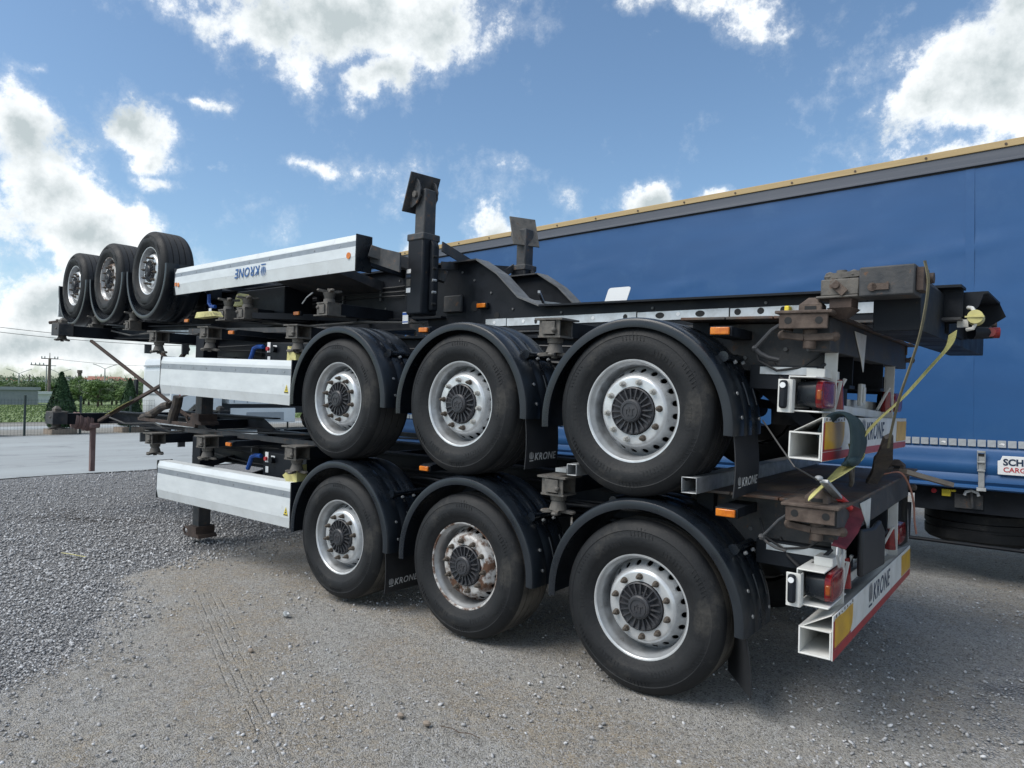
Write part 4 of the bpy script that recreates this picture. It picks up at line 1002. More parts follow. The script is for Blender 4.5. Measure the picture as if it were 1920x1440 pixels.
        b.add([(-10.81, y0 + .01, 1.335), (-10.69, y0 + .01, 1.335), (-10.69, y1 - .02, 1.335), (-10.81, y1 - .02, 1.335), (-10.765, y0 + .06, 1.385), (-10.735, y0 + .06, 1.385), (-10.735, y1 - .07, 1.385), (-10.765, y1 - .07, 1.385)],
              [(0, 1, 5, 4), (1, 2, 6, 5), (2, 3, 7, 6), (3, 0, 4, 7), (4, 5, 6, 7)])
        b.build('lock_head', 'rustbar', fb)
        b = MB(); b.box(-11.10, -11.072, y0 + .02, y1 - .02, 1.165, 1.27); b.cyl((-11.10, y0 + .09, 1.21), (-11.13, y0 + .09, 1.21), .025, n=12); b.build('locking_pin', 'rustbar', fb)
    # end housing with couplings in the middle of the bolster
    ch = put('coupling_housing', None, p)
    b = MB(); b.box(-11.255, -11.067, .82, 1.36, 1.185, 1.197); b.prism([(-11.067, 1.197), (-11.235, 1.197), (-11.215, 1.26), (-11.15, 1.345), (-11.067, 1.355)], .82, .832); b.prism([(-11.067, 1.197), (-11.255, 1.197), (-11.285, 1.27), (-11.20, 1.33), (-11.16, 1.39), (-11.067, 1.40)], 1.348, 1.36); b.box(-11.082, -11.067, .832, 1.348, 1.20, 1.40)
    b.build('housing', 'black', ch)
    for (x, z, r_) in ((-11.115, 1.25, .020), (-11.112, 1.292, .018)):
        b = MB(); b.lathe([(r_, 0), (r_, -.012), (r_ * .6, -.012), (r_ * .6, -.004)], 16, c=(x, .82, z)); b.build('port', 'galv', ch)
    b = MB(); b.cyl((-11.20, .86, 1.325), (-11.21, .74, 1.325), .040, .036, 18); b.box(-11.25, -11.165, .734, .74, 1.321, 1.329); b.build('yellow_coupling', 'chock', ch)
    b = MB(); b.box(-11.175, -11.125, .78, .81, 1.335, 1.375); b.tube([(-11.17, .80, 1.27), (-11.19, .78, 1.275), (-11.205, .77, 1.30)], .010, 8); b.build('white_connector', 'white', ch); b = MB(); b.tube([(-11.17, .77, 1.39), (-11.20, .76, 1.385), (-11.21, .76, 1.36)], .010, 8); b.build('white_clip', 'white', ch)
    b = MB(); b.cyl((-11.18, .86, 1.40), (-11.27, .95, 1.395), .036, .03, 12); b.build('socket_arm', 'black', ch)
    b = MB(); b.cyl((-11.262, .94, 1.395), (-11.295, .95, 1.395), .030, n=14); b.cyl((-11.262, .93, 1.395), (-11.262, .90, 1.395), .024, n=14); b.build('red_marker', 'redlens', ch)
    # tilted white marker plate standing on the neck
    b = MB(); z0 = 1.16
    def rr(cx_, cz_, w2, h2, r_):
        pts = []
        for (sx, sz, a0) in ((1, 1, 0), (-1, 1, 90), (-1, -1, 180), (1, -1, 270)):
            for k in range(4):
                a = R(a0 + k * 30); pts.append((cx_ + sx * (w2 - r_) + r_ * math.cos(a), cz_ + sz * (h2 - r_) + r_ * math.sin(a)))
        return pts
    pl = [(x - (1.16 - z) * .35, z) for x, z in rr(0, 1.09, .098, .085, .02)]
    b.prism(pl, 0, .006); b.build('marker_plate', 'wlabel', p, loc=(-8.88, .92, -.01))
    b = MB(); b.box(-10.262, -10.234, .72, .78, 1.222, 1.285); b.build('yellow_tag', 'ylabel', p, bevel=.006)
    # outriggers with twist locks
    for x, zt in ((-6.40, 1.125), (-4.95, 1.10), (-4.55, 1.10), (-2.0, 1.13), (-.65, 1.13), (.72, 1.13)):
        zt += .07
        b = MB(); b.box(x - .06, x + .06, .18, .78, zt - .12, zt - .012); b.build('outrigger', 'black', p, bevel=.003)
        b = MB(); b.box(x - .06, x + .06, 1.74, 2.32, zt - .12, zt - .012); b.build('outrigger', 'black', p)
        put('twist_lock', TW, p, (x, .09, zt)); put('twist_lock', TWH, p, (x, 2.42, zt))
    b = MB(); b.beam((-5.05, .10, 1.13), (-5.9, .78, 1.13), .05, .06); b.build('arm_brace', 'black', p)
    marker_lamp(p, -5.55, .30, 1.11, .9)
    marker_lamp(p, -3.55, .10, 1.13, .9)
    # side guard with lettering, upside down with the trailer
    g = side_guard(p, -6.89, -3.42, zt=.83 + .0, h=.305, krone_text=True, z_fold=.62)
    krone(g, (-5.46, -.0075, .655), (1, 0, 0), (0, 0, 1), .135, 'decal_blue')
    for x in (-6.80,):
        b = MB(); b.cyl((x, -.004, .70), (x, -.010, .70), .028, n=18); b.build('amber_reflector', 'orange', g)
    b = MB(); b.cyl((-3.52, -.004, .72), (-3.52, -.010, .72), .026, n=18); b.build('amber_reflector', 'orange', g)
    b = MB(); b.box(-3.475, -3.43, -.009, -.004, .69, .73); b.build('amber_label', 'orange', g)
    for x in (-6.6, -5.2, -3.8):
        b = MB(); b.beam((x, .05, .66), (x, .78, .74), .04, .05); b.build('guard_carrier', 'black', p)
    b = MB(); b.beam((-6.95, .10, .66), (-7.35, .62, .84), .10, .10); b.build('guard_bracket', 'black_worn', p, bevel=.004)
    b = MB(); b.prism([(-6.9, .60), (-7.3, .70), (-7.3, .86), (-6.9, .74)], .14, .155); b.build('bracket_web', 'black_worn', p)
    b = MB(); b.prism_x([(.1, .68), (.78, .78), (.78, .88), (.1, .74)], -6.3, -5.2); b.build('storage_shelf', 'black_worn', p)
    # landing legs with pivoting pads
    for i, (y, xo) in enumerate(((.42, -7.27), (2.02, -7.05))):
        lg = put('landing_leg', None, p, (xo, y, 0))
        b = MB(); b.box(-.10, .10, -.09, .09, .52, 1.19); b.prism([(-.10, .54), (-.155, .60), (-.155, 1.16), (-.10, 1.16)], -.02, .05)
        b.build('outer_tube', 'black', lg, bevel=.018)
        b = MB(); b.box(-.078, .048, -.066, .066, .12, .56); b.build('inner_tube', 'black_worn', lg, bevel=.014)
        b = MB(); b.box(-.105, .105, -.098, .098, .50, .56); b.build('collar', 'black_worn', lg, bevel=.01)
        for k in range(5):
            b = MB(); b.cyl((-.157, .015, .70 + .1 * k), (-.150, -.02, .70 + .1 * k), .012, n=8); b.build('pin_hole', 'galv' if k in (2, 3) else 'dark', lg)
        if i == 0:
            for (za, zb, m_) in ((.80, .835, 'wlabel'), (.845, .87, 'decal_dark'), (.885, .945, 'tlock'), (.96, 1.0, 'wlabel')):
                b = MB(); b.box(.045, .098, -.0925, -.0905, za, zb); b.build('sticker', m_, lg)
            b = MB(); b.box(.10, .17, -.06, -.05, 1.16, 1.26); b.build('blue_white_label', 'wlabel', lg)
            b = MB(); b.box(.10, .17, -.0615, -.0605, 1.24, 1.25); b.box(.10, .17, -.0615, -.0605, 1.165, 1.185); b.build('label_print', 'bluepl', lg)
        # pad: turned on its pivot
        pad = put('foot_pad', None, lg, (.02, 0, .16), (0, R(22), R(8 if i == 0 else -155)))
        b = MB(); b.box(.03, .045, -.15, .15, -.17, .17); b.build('pad_plate', 'tlock' if i else 'black_worn', pad, bevel=.004)
        b = MB(); b.prism([(.03, -.13), (.03, .13), (-.02, .115), (-.075, .06), (-.085, 0), (-.075, -.06), (-.02, -.115)], -.095, -.08)
        b.prism([(.03, -.13), (.03, .13), (-.02, .115), (-.075, .06), (-.085, 0), (-.075, -.06), (-.02, -.115)], .08, .095); b.build('pad_cheek', 'black_worn', pad, bevel=.003)
        b = MB(); b.cyl((-.03, -.115, 0), (-.03, .115, 0), .028, n=16); b.build('pivot', 'tlock', pad)
    b = MB(); b.beam((-7.42, .50, .60), (-6.93, 1.90, .72), .012, .085); b.build('cross_brace', 'black_worn', p)
    b = MB(); b.beam((-7.42, .50, .76), (-6.95, 1.95, .54), .012, .065); b.build('cross_brace', 'black_worn', p)
    b = MB(); b.beam((-6.98, 1.95, .52), (-7.10, 1.40, .79), .012, .07); b.build('stay', 'black_worn', p)
    b = MB(); b.box(-7.42, -7.20, .745, .778, .98, 1.13); b.build('battery_box', 'black_worn', p, bevel=.01)
    for k in range(3):
        z = .84 + .05 * k; b = MB(); b.tube([(-7.0 + .5 * j, .765 - .004 * k, z + .012 * math.sin(j * 1.3 + k)) for j in range(12)], .008, 6); b.build('air_line', 'flap', p)
    for k in range(9):
        x = -6.9 + .62 * k; b = MB(); b.box(x - .010, x + .010, .757, .778, .81, .97); b.build('line_clip', 'galv_dusty', p)
    for (x, z) in ((-6.55, .79), (-6.35, 1.05), (-5.75, .78), (-5.1, 1.10), (-7.05, .78), (-7.55, .86), (-7.75, .98), (-7.40, .78), (-8.0, 1.13), (-8.5, 1.18), (-9.3, 1.185), (-10.1, 1.19)):
        b = MB(); b.cyl((x, .779, z), (x, .770, z), .010, n=6); b.build('bolt', 'galv_dusty', p)
    b = MB(); b.box(-6.72, -6.66, .75, .778, .70, 1.16); b.build('web_stiffener', 'black', p); b = MB(); b.box(-5.30, -5.25, .72, .778, .70, 1.16); b.build('web_stiffener', 'black', p)
    b = MB(); b.prism([(-7.55, 1.30), (-7.1, 1.30), (-6.8, 1.17), (-6.8, 1.25), (-7.1, 1.36), (-7.55, 1.36)], .70, .76); b.build('lower_bracket', 'black_worn', p)
    b = MB(); b.tube([(-4.9, .3, 1.18), (-5.6, .35, 1.24), (-6.4, .4, 1.22), (-7.3, .45, 1.25)], .012, 6); b.build('air_line', 'wire', p)
    # small gear near the first axle
    b = MB(); b.tube([(-3.96, .15, .84), (-3.97, .15, .94), (-4.02, .15, .98), (-4.10, .16, .985)], .020, 8); b.build('blue_hose', 'bluepl', p)
    b = MB(); b.box(-4.05, -3.99, .14, .146, 1.0, 1.06); b.build('white_label', 'wlabel', p)
    b = MB(); b.box(-5.2, -4.2, .36, .70, .80, 1.15); b.build('valve_cabinet', 'black', p, bevel=.01)
    b = MB(); b.tube([(-6.18, .06, .97), (-6.10, .05, 1.01), (-6.06, .03, 1.07)], .006, 6); b.build('wire_tail', 'galv', p)
    b = MB(); b.tube([(.90, .3, .95), (1.0, .1, .98), (1.12, .0, 1.0)], .025, 8); b.build('rear_hook', 'rustbar', p)
    b = MB(); b.box(.70, .76, .0, .35, .62, .92); b.build('rear_lamp_panel', 'panel', p)
    axle_set(p, (0, -1.332, -2.664))
    for x, rm in ((0, RIM), (-1.332, RIMR), (-2.664, RIM)):
        wheel(p, x, 0, .485, rm, TY, 10 * x); wheel(p, x, 2.46, .485, RIM, TY, far=True)
        put('mudguard', GUARD, p, (x, 0, .485)); g2 = put('mudguard', GUARD, p, (x, 2.46, .485)); g2.scale = (1, -1, 1)
        b = MB(); b.cyl((x + .5, .10, .87), (x + .5, .80, .87), .02, n=10); b.build('mounting_rod', 'plastic', p)
    b = MB(); b.box(.85, .90, .1, 2.4, .98, 1.15); b.build('rear_crossbeam', 'black', p)
    return p
TOPC = chassis_top()
def W(p, co):      # world point of a chassis-local point
    bpy.context.view_layer.update(); return p.matrix_world @ Vector(co)

# ------------------------------------------------------------------ loose things in the stack
def chock(p, x, y, z, rot, lab):
    b = MB(); b.prism([(-.10, -.055), (.10, -.055), (.085, .02), (.02, .085), (-.03, .075)], -.06, .06)
    b.prism([(-.08, -.062), (.08, -.062), (.08, -.055), (-.08, -.055)], -.05, .05)
    o = b.build('wheel_chock', 'chock', bevel=.006); o.location = W(p, (x, y, z)); o.rotation_euler = rot
    return tag(o, lab, 'wheel chock', 'yellow wheel chocks')
chock(MIDDLE, -3.42, .12, .83, (0, R(95), 0), 'pale yellow wheel chock just above the right end of the middle white side panel')
chock(LOWER, -3.42, .12, .90, (0, R(150), R(10)), 'pale yellow wheel chock above the right end of the lowest white side panel')
chock(TOPC, -4.45, .30, .93, (0, R(2), 0), 'dirty yellow wheel chock beneath the upturned white side panel')
b = MB(); b.prism([(-.20, 0), (.20, 0), (.14, .055), (-.16, .06)], -.05, .05); o = b.build('wheel_chock', 'chock', bevel=.004)
o.location = W(MIDDLE, (-4.95, .12, 1.26)); tag(o, 'long pale yellow wedge jammed between the topmost and the middle trailer', 'wheel chock', 'yellow wheel chocks')
def sq_tube(y0, y1, x, z, s_, lab, rz=0):
    b = MB(); t = .005; h = s_ / 2
    b.box(-h, h, y0, y1, -h, -h + t); b.box(-h, h, y0, y1, h - t, h); b.box(-h, -h + t, y0, y1, -h + t, h - t); b.box(h - t, h, y0, y1, -h + t, h - t)
    o = b.build('steel_tube', 'galv', loc=(x, 0, z), rot=(0, 0, rz), bevel=.003); return tag(o, lab, 'steel tube', 'square steel tubes under the middle trailer')
sq_tube(-.03, 2.5, .305, 1.203, .088, 'square galvanised steel tube lying across the lower deck behind the last middle wheel', R(0))
sq_tube(-.02, 2.4, -.455, 1.226, .070, 'smaller square steel tube lying in front of the last middle wheel')
b = MB(); b.box(-.60, -.52, .02, .14, 1.20, 1.225); tag(b.build('packing_plate', 'galv'), 'thin steel packing plate beside the smaller square tube', 'steel plate')

def strap(name, pts, wv, mat, lab, th=.004, group='lashing straps', sub=6):
    # smooth the polyline a little
    P_ = [Vector(q) for q in pts]; out = []
    for i in range(len(P_) - 1):
        p0, p1, p2, p3 = P_[max(i - 1, 0)], P_[i], P_[i + 1], P_[min(i + 2, len(P_) - 1)]
        for k in range(sub):
            t = k / sub
            out.append(.5 * ((2 * p1) + (-p0 + p2) * t + (2 * p0 - 5 * p1 + 4 * p2 - p3) * t * t + (-p0 + 3 * p1 - 3 * p2 + p3) * t ** 3))
    out.append(P_[-1])
    if isinstance(wv[0], (tuple, list)):
        ws = []
        for i in range(len(wv) - 1):
            for k in range(sub): ws.append(Vector(wv[i]).lerp(Vector(wv[i + 1]), k / sub))
        ws.append(Vector(wv[-1]))
    else: ws = [Vector(wv)] * len(out)
    b = MB(); b.ribbon(out, ws, None, th); return tag(b.build(name, mat), lab, 'strap', group)
# FRONTPTS
strap('lashing_strap', [(1.455, .50, 2.02), (1.44, .47, 1.95), (1.36, .45, 1.84), (1.25, .43, 1.695), (1.14, .38, 1.57), (1.045, .33, 1.436)], (.036, -.012, .024), 'strap_y', 'yellow lashing strap running diagonally from the underside of the topmost trailer to the middle bumper')
strap('lashing_strap', [(1.04, .34, 1.45), (1.05, .38, 1.385), (1.03, .26, 1.34), (1.0, .13, 1.29), (.95, .02, 1.235), (.925, -.03, 1.19)], [(.05, .02, .0), (.06, .05, .02), (.09, .06, .03), (.10, .04, .06), (.06, .03, .05), (.012, .01, .012)], 'strap_y', 'wide yellow-green strap end looped down to the rusty rear corner lock')
strap('lashing_strap', [(1.40, -.03, 2.30), (1.415, -.035, 2.19), (1.39, -.035, 2.0), (1.35, -.02, 1.85), (1.30, .0, 1.69), (1.24, .18, 1.54), (1.20, .33, 1.44)], (.007, .016, .003), 'strap_b', 'thin olive strap hanging from the corner box of the topmost trailer')
strap('lashing_strap', [(1.20, .33, 1.50), (1.15, .55, 1.40), (1.10, .78, 1.35), (1.05, .92, 1.27), (1.0, 1.0, 1.19)], [(.03, .02, .02), (.06, .05, .0), (.08, .08, .0), (.05, .07, .0), (.05, .05, .0)], 'strap_d', 'dark twisted strap bunched above the lower deck', th=.02)
strap('lashing_strap', [(1.03, .95, 1.24), (.98, 1.3, 1.20), (.95, 1.55, 1.20), (1.0, 1.62, 1.215)], (.03, .0, .05), 'strap_d', 'dark dirty strap lying along the lower rear deck', th=.015)
strap('lashing_strap', [(.98, 1.50, 1.20), (1.045, 1.60, 1.21), (1.06, 1.78, 1.16), (1.075, 1.93, 1.05), (1.08, 2.02, .93), (1.075, 2.08, .83), (1.08, 2.13, .73)], (.004, .030, .004), 'strap_o', 'salmon strap tail dangling over the far corner of the lower deck')
# red ratchet strap with handle and hook
rs = thing('ratchet_strap', 'red ratchet strap with bright red grip hooked over the lower white lamp bracket', 'strap', group='lashing straps')
b = MB(); b.beam((.985, -.02, 1.285), (1.00, .20, 1.185), .040, .018, up=(0, .4, 1)); b.build('ratchet_frame', 'galv', rs, bevel=.003)
b = MB(); b.ball((.97, -.05, 1.30), .020, 10, (1, 1.2, .7)); b.build('ratchet_drum', 'galv', rs)
b = MB(); b.cyl((1.005, .20, 1.185), (1.015, .375, 1.118), .019, n=12); b.build('grip', 'handle_r', rs)
P4 = [(1.015, .33, 1.125), (1.03, .42, 1.095), (1.04, .42, 1.06), (1.035, .30, 1.01), (1.03, .16, .975), (1.03, .08, .96)]
b = MB(); b.ribbon(P4, [Vector((.012, .05, .0))] * 1 * len(P4) if False else [Vector((.03, .03, .02)), Vector((.05, .04, .02)), Vector((.06, .05, -.01)), Vector((.065, .045, -.02)), Vector((.06, .045, -.02)), Vector((.055, .045, -.02))], None, .006)
b.build('webbing', 'strap_r', rs)
b = MB(); b.tube([(1.035, .035, .965), (1.04, .005, .935), (1.045, .02, .895), (1.045, .035, .875), (1.04, .07, .895), (1.035, .13, .925), (1.03, .145, .955)], .006, 8); b.build('wire_hook', 'galv', rs)
b = MB(); b.tube([(.97, -.06, 1.29), (.90, -.2, 1.36), (.80, -.35 + .25, 1.45), (.62, .20, 1.56)], .004, 6); b.build('thin_cord', 'wire', rs)
# teal protective sleeve slung over the middle bumper
b = MB(); P5 = [(.94, .10, 1.47), (.95, .12, 1.54), (.98, .15, 1.60), (1.03, .19, 1.615), (1.065, .22, 1.58), (1.07, .24, 1.50), (1.065, .25, 1.42), (1.05, .24, 1.36), (1.02, .20, 1.345)]
b.ribbon(P5, [Vector((.02, .13, -.01))] * len(P5), None, .03)
P6 = [(1.03, .28, 1.60), (1.07, .31, 1.56), (1.085, .34, 1.48), (1.08, .34, 1.42), (1.06, .31, 1.36)]
b.ribbon(P6, [Vector((.02, .10, .01))] * len(P6), None, .022)
b.ball((1.05, .27, 1.37), .055, 10, (.7, 1.9, .6))
o = b.build('protective_sleeve', 'cloth'); sm = o.modifiers.new('soft', 'SUBSURF'); sm.levels = sm.render_levels = 2; tag(o, 'dark teal cloth sleeve slung over the middle trailer bumper', 'cloth sleeve')
b = MB(); pts = [(1.0, .45, 1.31), (1.0, .50, 1.24), (.98, .56, 1.21)]; b.tube(pts, .012, 8); b.tube([(1.0, .52, 1.31), (.99, .57, 1.25), (.97, .60, 1.2)], .008, 8)
tag(b.build('strap_hook', 'tlock'), 'steel double hook hanging at the strap end above the lower deck', 'hook')
b = MB(); b.beam((1.05, 1.75, 1.205), (1.28, 2.15, 1.10), .06, .03); tag(b.build('wooden_batten', 'planter'), 'short weathered batten poking out from the deck towards the blue trailer', 'batten')
b = MB(); b.prism_x([(.47, .74), (1.08, .70), (1.10, .90), (.98, .975), (.90, .97), (.82, .955), (.48, .99)], 1.03, 1.06)
o = b.build('rubber_buffer', 'flap', bevel=.012); tag(o, 'black rubber sheet standing between the lower tail lamps', 'rubber sheet')

# rusty braces at the front, pole, rags
def bar(p0, p1, wd, ht, mat, name, lab, cat):
    b = MB(); b.beam(p0, p1, wd, ht); return tag(b.build(name, mat, bevel=.003), lab, cat, 'rusty bars at the front of the stack' if cat == 'brace' else None)
bar((-8.50, .31, 2.33), (-6.36, .75, 1.24), .036, .034, 'rustbar', 'brace_bar', 'long rusty brace falling from the middle trailer front down to the lower neck', 'brace')
bar((-8.25, .34, 1.245), (-5.65, .36, 1.98), .038, .036, 'rustbar', 'brace_bar', 'rusty brace rising from the hanging pole to behind the middle side panel', 'brace')
bar((-7.40, .75, 2.16), (-7.15, .75, 2.02), .045, .04, 'rustbar', 'brace_bar', 'short dark brace stub under the middle neck, nearest the sky gap', 'brace')
bar((-6.70, .75, 2.20), (-6.95, .75, 2.04), .045, .04, 'rustbar', 'brace_bar', 'short dark brace leaning the other way under the middle neck', 'brace')
bar((-6.40, .75, 1.60), (-6.05, .75, 1.26), .04, .035, 'rustbar', 'brace_bar', 'steep rusty brace beneath the left end of the middle side panel', 'brace')
bar((-7.0, .31, 1.318), (-5.60, .31, 1.285), .038, .038, 'rustbar', 'brace_bar', 'brown tube lying level on the lower neck', 'brace')
pole = thing('support_pole', 'brown square pole hanging straight down from the lower front beam', 'pole')
b = MB(); b.box(-8.71, -8.65, .40, .46, .53, 1.15); b.build('shaft', 'rag', pole, bevel=.004)
b = MB(); b.box(-8.76, -8.60, .36, .50, 1.13, 1.20); b.build('collar', 'rag', pole, bevel=.02)
b = MB()
for k in range(5): b.cyl((-8.73, .20 + .045 * k, 1.24 - .01 * k), (-8.73, .24 + .045 * k, 1.235 - .01 * k), .115 + .012 * math.sin(k * 2.3), .108, 14)
o = b.build('wrapped_rag', 'rag'); tag(o, 'brown rag wound round the end of the lower front beam', 'rag')
strap('lashing_strap', [(-7.9, .30, 1.345), (-7.5, .30, 1.46), (-7.35, .30, 1.50), (-7.2, .30, 1.535)], (.0, .05, .02), 'strap_y', 'pale yellow strap lying along the rusty brace at the front')
b = MB(); b.tube([(-6.95, .33, 1.33), (-6.8, .33, 1.36), (-6.6, .33, 1.42), (-6.45, .34, 1.48), (-6.3, .34, 1.50)], .045, 10); b.ball((-6.75, .33, 1.37), .09, 10, (1.5, .7, .5))
o = b.build('strap_bundle', 'strap_d'); tag(o, 'dark bundle of straps lying on the lower neck', 'strap bundle')
b = MB(); b.tube([(-6.05, .32, 1.60), (-6.08, .32, 1.50), (-6.15, .32, 1.40), (-6.18, .32, 1.31)], .055, 10); b.tube([(-6.45, .33, 1.48), (-6.0, .33, 1.60), (-5.8, .33, 1.63)], .010, 6)
tag(b.build('strap_bundle', 'strap_d'), 'dark knot of webbing hanging at the crossing of the rusty braces', 'strap bundle')

# ------------------------------------------------------------------ the blue curtain trailer
BLA = math.atan2(-.32, 8.74)        # its heading
bt = thing('curtain_trailer', 'blue curtain-sided semi-trailer with ochre roof edge parked behind the stack', 'trailer', (1.64, 3.965, 0), (0, 0, BLA))
X0, X1 = -10.3, 3.3
# curtain: slightly slack tarpaulin
nx, nz = 190, 46; V = []; F = []
for i in range(nx + 1):
    x = X0 + .06 + (X1 - X0 - .12) * i / nx
    for j in range(nz + 1):
        z = 1.255 + (3.83 - 1.255) * j / nz
        edge = math.sin(math.pi * j / nz) ** .5
        y = .012 * mnoise.noise(Vector((x * .35, z * .7, 1))) + .006 * mnoise.noise(Vector((x * 1.3, z * 1.1, 4)))
        y += .0045 * edge * mnoise.noise(Vector((x * 3.0 + z * 1.5, z * 5.0 - x, 8))) + .0035 * math.exp(-(((x + .55) % 1.36 - .68) / .025) ** 2) + .006 * math.exp(-((3.83 - z) / .35)) * math.sin(x * 9 + 2.5 * mnoise.noise(Vector((x, z, 0)))) 
        for (wx, wz, wl) in ((-4.6, 3.35, .35), (-3.3, 3.0, .30), (-3.6, 2.85, .25), (-1.9, 2.9, .3), (-.45, 3.1, .35), (-1.1, 3.0, .3), (-1.6, 3.25, .2)):
            y -= .009 * math.exp(-((x - wx) / wl) ** 2 - ((z - wz - (x - wx) * .15) / .035) ** 2)
        V.append((x, y * edge, z))
for i in range(nx):
    for j in range(nz):
        a = i * (nz + 1) + j; F.append((a, a + nz + 1, a + nz + 2, a + 1))
b = MB(); b.add(V, F); b.build('curtain', 'curtain', bt, smooth=True)
b = MB(); b.box(X0, X1, .02, 2.50, 1.22, 3.82); b.build('load_box', 'curtain', bt)
for x in (-.40, 1.9):
    b = MB(); b.box(x - .035, x + .035, -.0025, .03, 1.27, 3.82); b.build('curtain_seam', 'curtain', bt)
b = MB(); b.box(X0 - .02, X1 + .02, -.012, .05, 3.835, 3.955); b.box(X0 - .02, X1 + .02, -.022, -.012, 3.835, 3.86); b.build('cant_rail', 'greyrail', bt, bevel=.003)
b = MB(); b.box(X0 - .02, X1 + .02, -.004, .02, 3.818, 3.834); b.build('rail_shadow_gap', 'dark', bt)
b = MB(); b.box(X0 - .02, X1 + .02, -.024, .06, 3.957, 4.022); b.build('roof_edge', 'wood', bt, bevel=.004)
b = MB(); b.box(X0, X1, .06, 2.5, 3.99, 4.015); b.build('roof', 'lorry', bt)
for k in range(22):
    x = X0 + .25 + .62 * k; b = MB(); b.cyl((x, -.024, 3.985), (x, -.031, 3.985), .011, n=10); b.build('rail_bolt', 'rust', bt)
# reflector squares
sq = MB(); sq.box(-.031, .031, -.012, -.009, -.031, .031); SQ = sq.mesh('reflector', 'reflsq', smooth=False)
an = MB(); an.add([(-.022, -.0125, -.008), (-.004, -.0125, .008), (.016, -.0125, .006), (.022, -.0125, -.004), (.014, -.0125, -.014), (-.004, -.0125, -.004)], [(0, 1, 2, 3, 4, 5)]); AN = an.mesh('emblem', 'wlabel', smooth=False)
k = 0; x = X1 - .1
while x > X0 + 2:
    o = put('reflector', SQ, bt, (x, -.002, 1.312))
    if k % 6 == 3: put('emblem', AN, bt, (x, -.003, 1.312))
    x -= .0745; k += 1
# skirt with its rounded pockets
b = MB(); pr = [(.0, 1.262), (-.016, 1.235), (-.012, 1.18), (-.030, 1.13), (-.036, 1.09), (-.022, 1.045), (-.016, 1.03), (-.030, .995), (-.034, .965), (-.016, .935), (-.030, .925), (-.034, .905), (-.01, .89), (.02, .90), (.02, 1.26)]
b.prism_x(pr, X0, X1); b.build('side_skirt', 'curtain', bt)
for x in (-4.6, -3.4, -2.2, -.30, .9, 2.1):
    bk = put('curtain_buckle', None, bt, (x, 0, 0))
    b = MB(); b.box(-.024, .024, -.045, -.036, .915, 1.20); b.build('strap', 'galv', bk, bevel=.003)
    b = MB(); b.box(-.032, -.024, -.052, -.040, 1.08, 1.24); b.box(.024, .032, -.052, -.040, 1.08, 1.24); b.box(-.032, .032, -.056, -.042, 1.225, 1.245); b.box(-.030, .030, -.056, -.044, 1.135, 1.150); b.box(-.030, .030, -.056, -.044, 1.06, 1.075)
    b.build('buckle', 'galv', bk, bevel=.002)
    b = MB(); b.box(-.024, .024, -.047, -.0455, 1.195, 1.22); b.build('buckle_gap', 'dark', bk)
    b = MB(); b.prism_x([(-.045, .915), (-.03, .915), (-.02, .885), (-.05, .885)], -.035, .035); b.build('hook', 'galv', bk)
sg = put('maker_sign', None, bt, (-.18, -.040, 1.045))
b = MB(); b.prism([(0, 0), (.62, 0), (.62, .10), (.60, .165), (.035, .165), (.02, .125), (0, .12)], -.006, 0); b.build('sign_board', 'wlabel', sg, bevel=.002)
place('lettering', text_mesh('SCHMITZ', .078, 'decal_dark', bold=.003), sg, frame_mat((1, 0, 0), (0, 0, 1), (.04, -.0075, .085)))
place('lettering', text_mesh('CARGOBULL', .060, 'plasticred', bold=.001), sg, frame_mat((1, 0, 0), (0, 0, 1), (.04, -.0075, .025)))
# underside
for y in (.62, 1.9):
    b = MB(); b.box(X0, X1, y, y + .1, .74, 1.2); b.build('main_rail', 'black', bt)
b = MB(); b.box(X0, X1, .02, 2.48, 1.14, 1.2); b.build('floor', 'dark', bt)
b = MB(); b.box(-.85, .6, .10, .14, .66, .90); b.build('carrier_plate', 'black', bt, bevel=.004)
cp = put('coupling_panel', None, bt)
b = MB(); b.box(-.52, -.30, .085, .10, .70, .83); b.build('panel', 'black_worn', cp)
b = MB(); b.box(-.62, -.55, .06, .10, .80, .865); b.box(-.55, -.51, .06, .10, .845, .865); b.build('yellow_valve', 'ylabel', cp, bevel=.004)
b = MB(); b.cyl((-.685, .10, .84), (-.685, .07, .84), .022, n=12); b.build('red_valve', 'plasticred', cp)
b = MB(); b.tube([(-.44, .06, .825), (-.43, .06, .855), (-.385, .06, .87), (-.34, .06, .855), (-.33, .06, .825)], .014, 8); b.build('lever_guard', 'wlabel', cp)
b = MB(); b.tube([(-.385, .05, .85), (-.38, .05, .80), (-.375, .05, .72)], .012, 8); b.build('lever', 'black_worn', cp)
b = MB(); sw = []
tp = [(.20, -.14), (.22, -.165), (.42, -.17), (.475, -.15), (.50, -.12), (.503, -.04), (.49, -.037), (.49, -.01), (.503, -.007), (.503, .04), (.49, .043), (.503, .05), (.50, .12), (.475, .15), (.42, .17), (.22, .165), (.20, .14)]
b.lathe(tp, 64); b.lathe([(.0, -.10), (.20, -.10)], 32)
b.xf(Matrix.Rotation(math.pi / 2, 4, 'X')); b.build('spare_wheel', 'tyre', bt, loc=(-.36, .72, .50))
b = MB(); b.tube([(-.9, .15, .70), (-.9, .15, .36), (.35, .15, .36), (.6, .15, .42), (.6, .15, .70)], .018, 8); b.build('wheel_cradle', 'black', bt)
b = MB(); b.box(-1.05, -.98, .2, .5, .25, .75); b.build('leg_bracket', 'black', bt)
for x in (-8.6, -7.3, -6.0):
    for y in (.03, 2.12):
        b = MB(); b.lathe([(.28, 0), (.50, .02), (.53, .06), (.53, .30), (.50, .34), (.28, .36)], 32, mi=0); b.lathe([(.0, .06), (.28, .04), (.29, 0)], 24, mi=1); b.build('wheel', ['tyre', 'rim'], bt, loc=(x, y, .53))
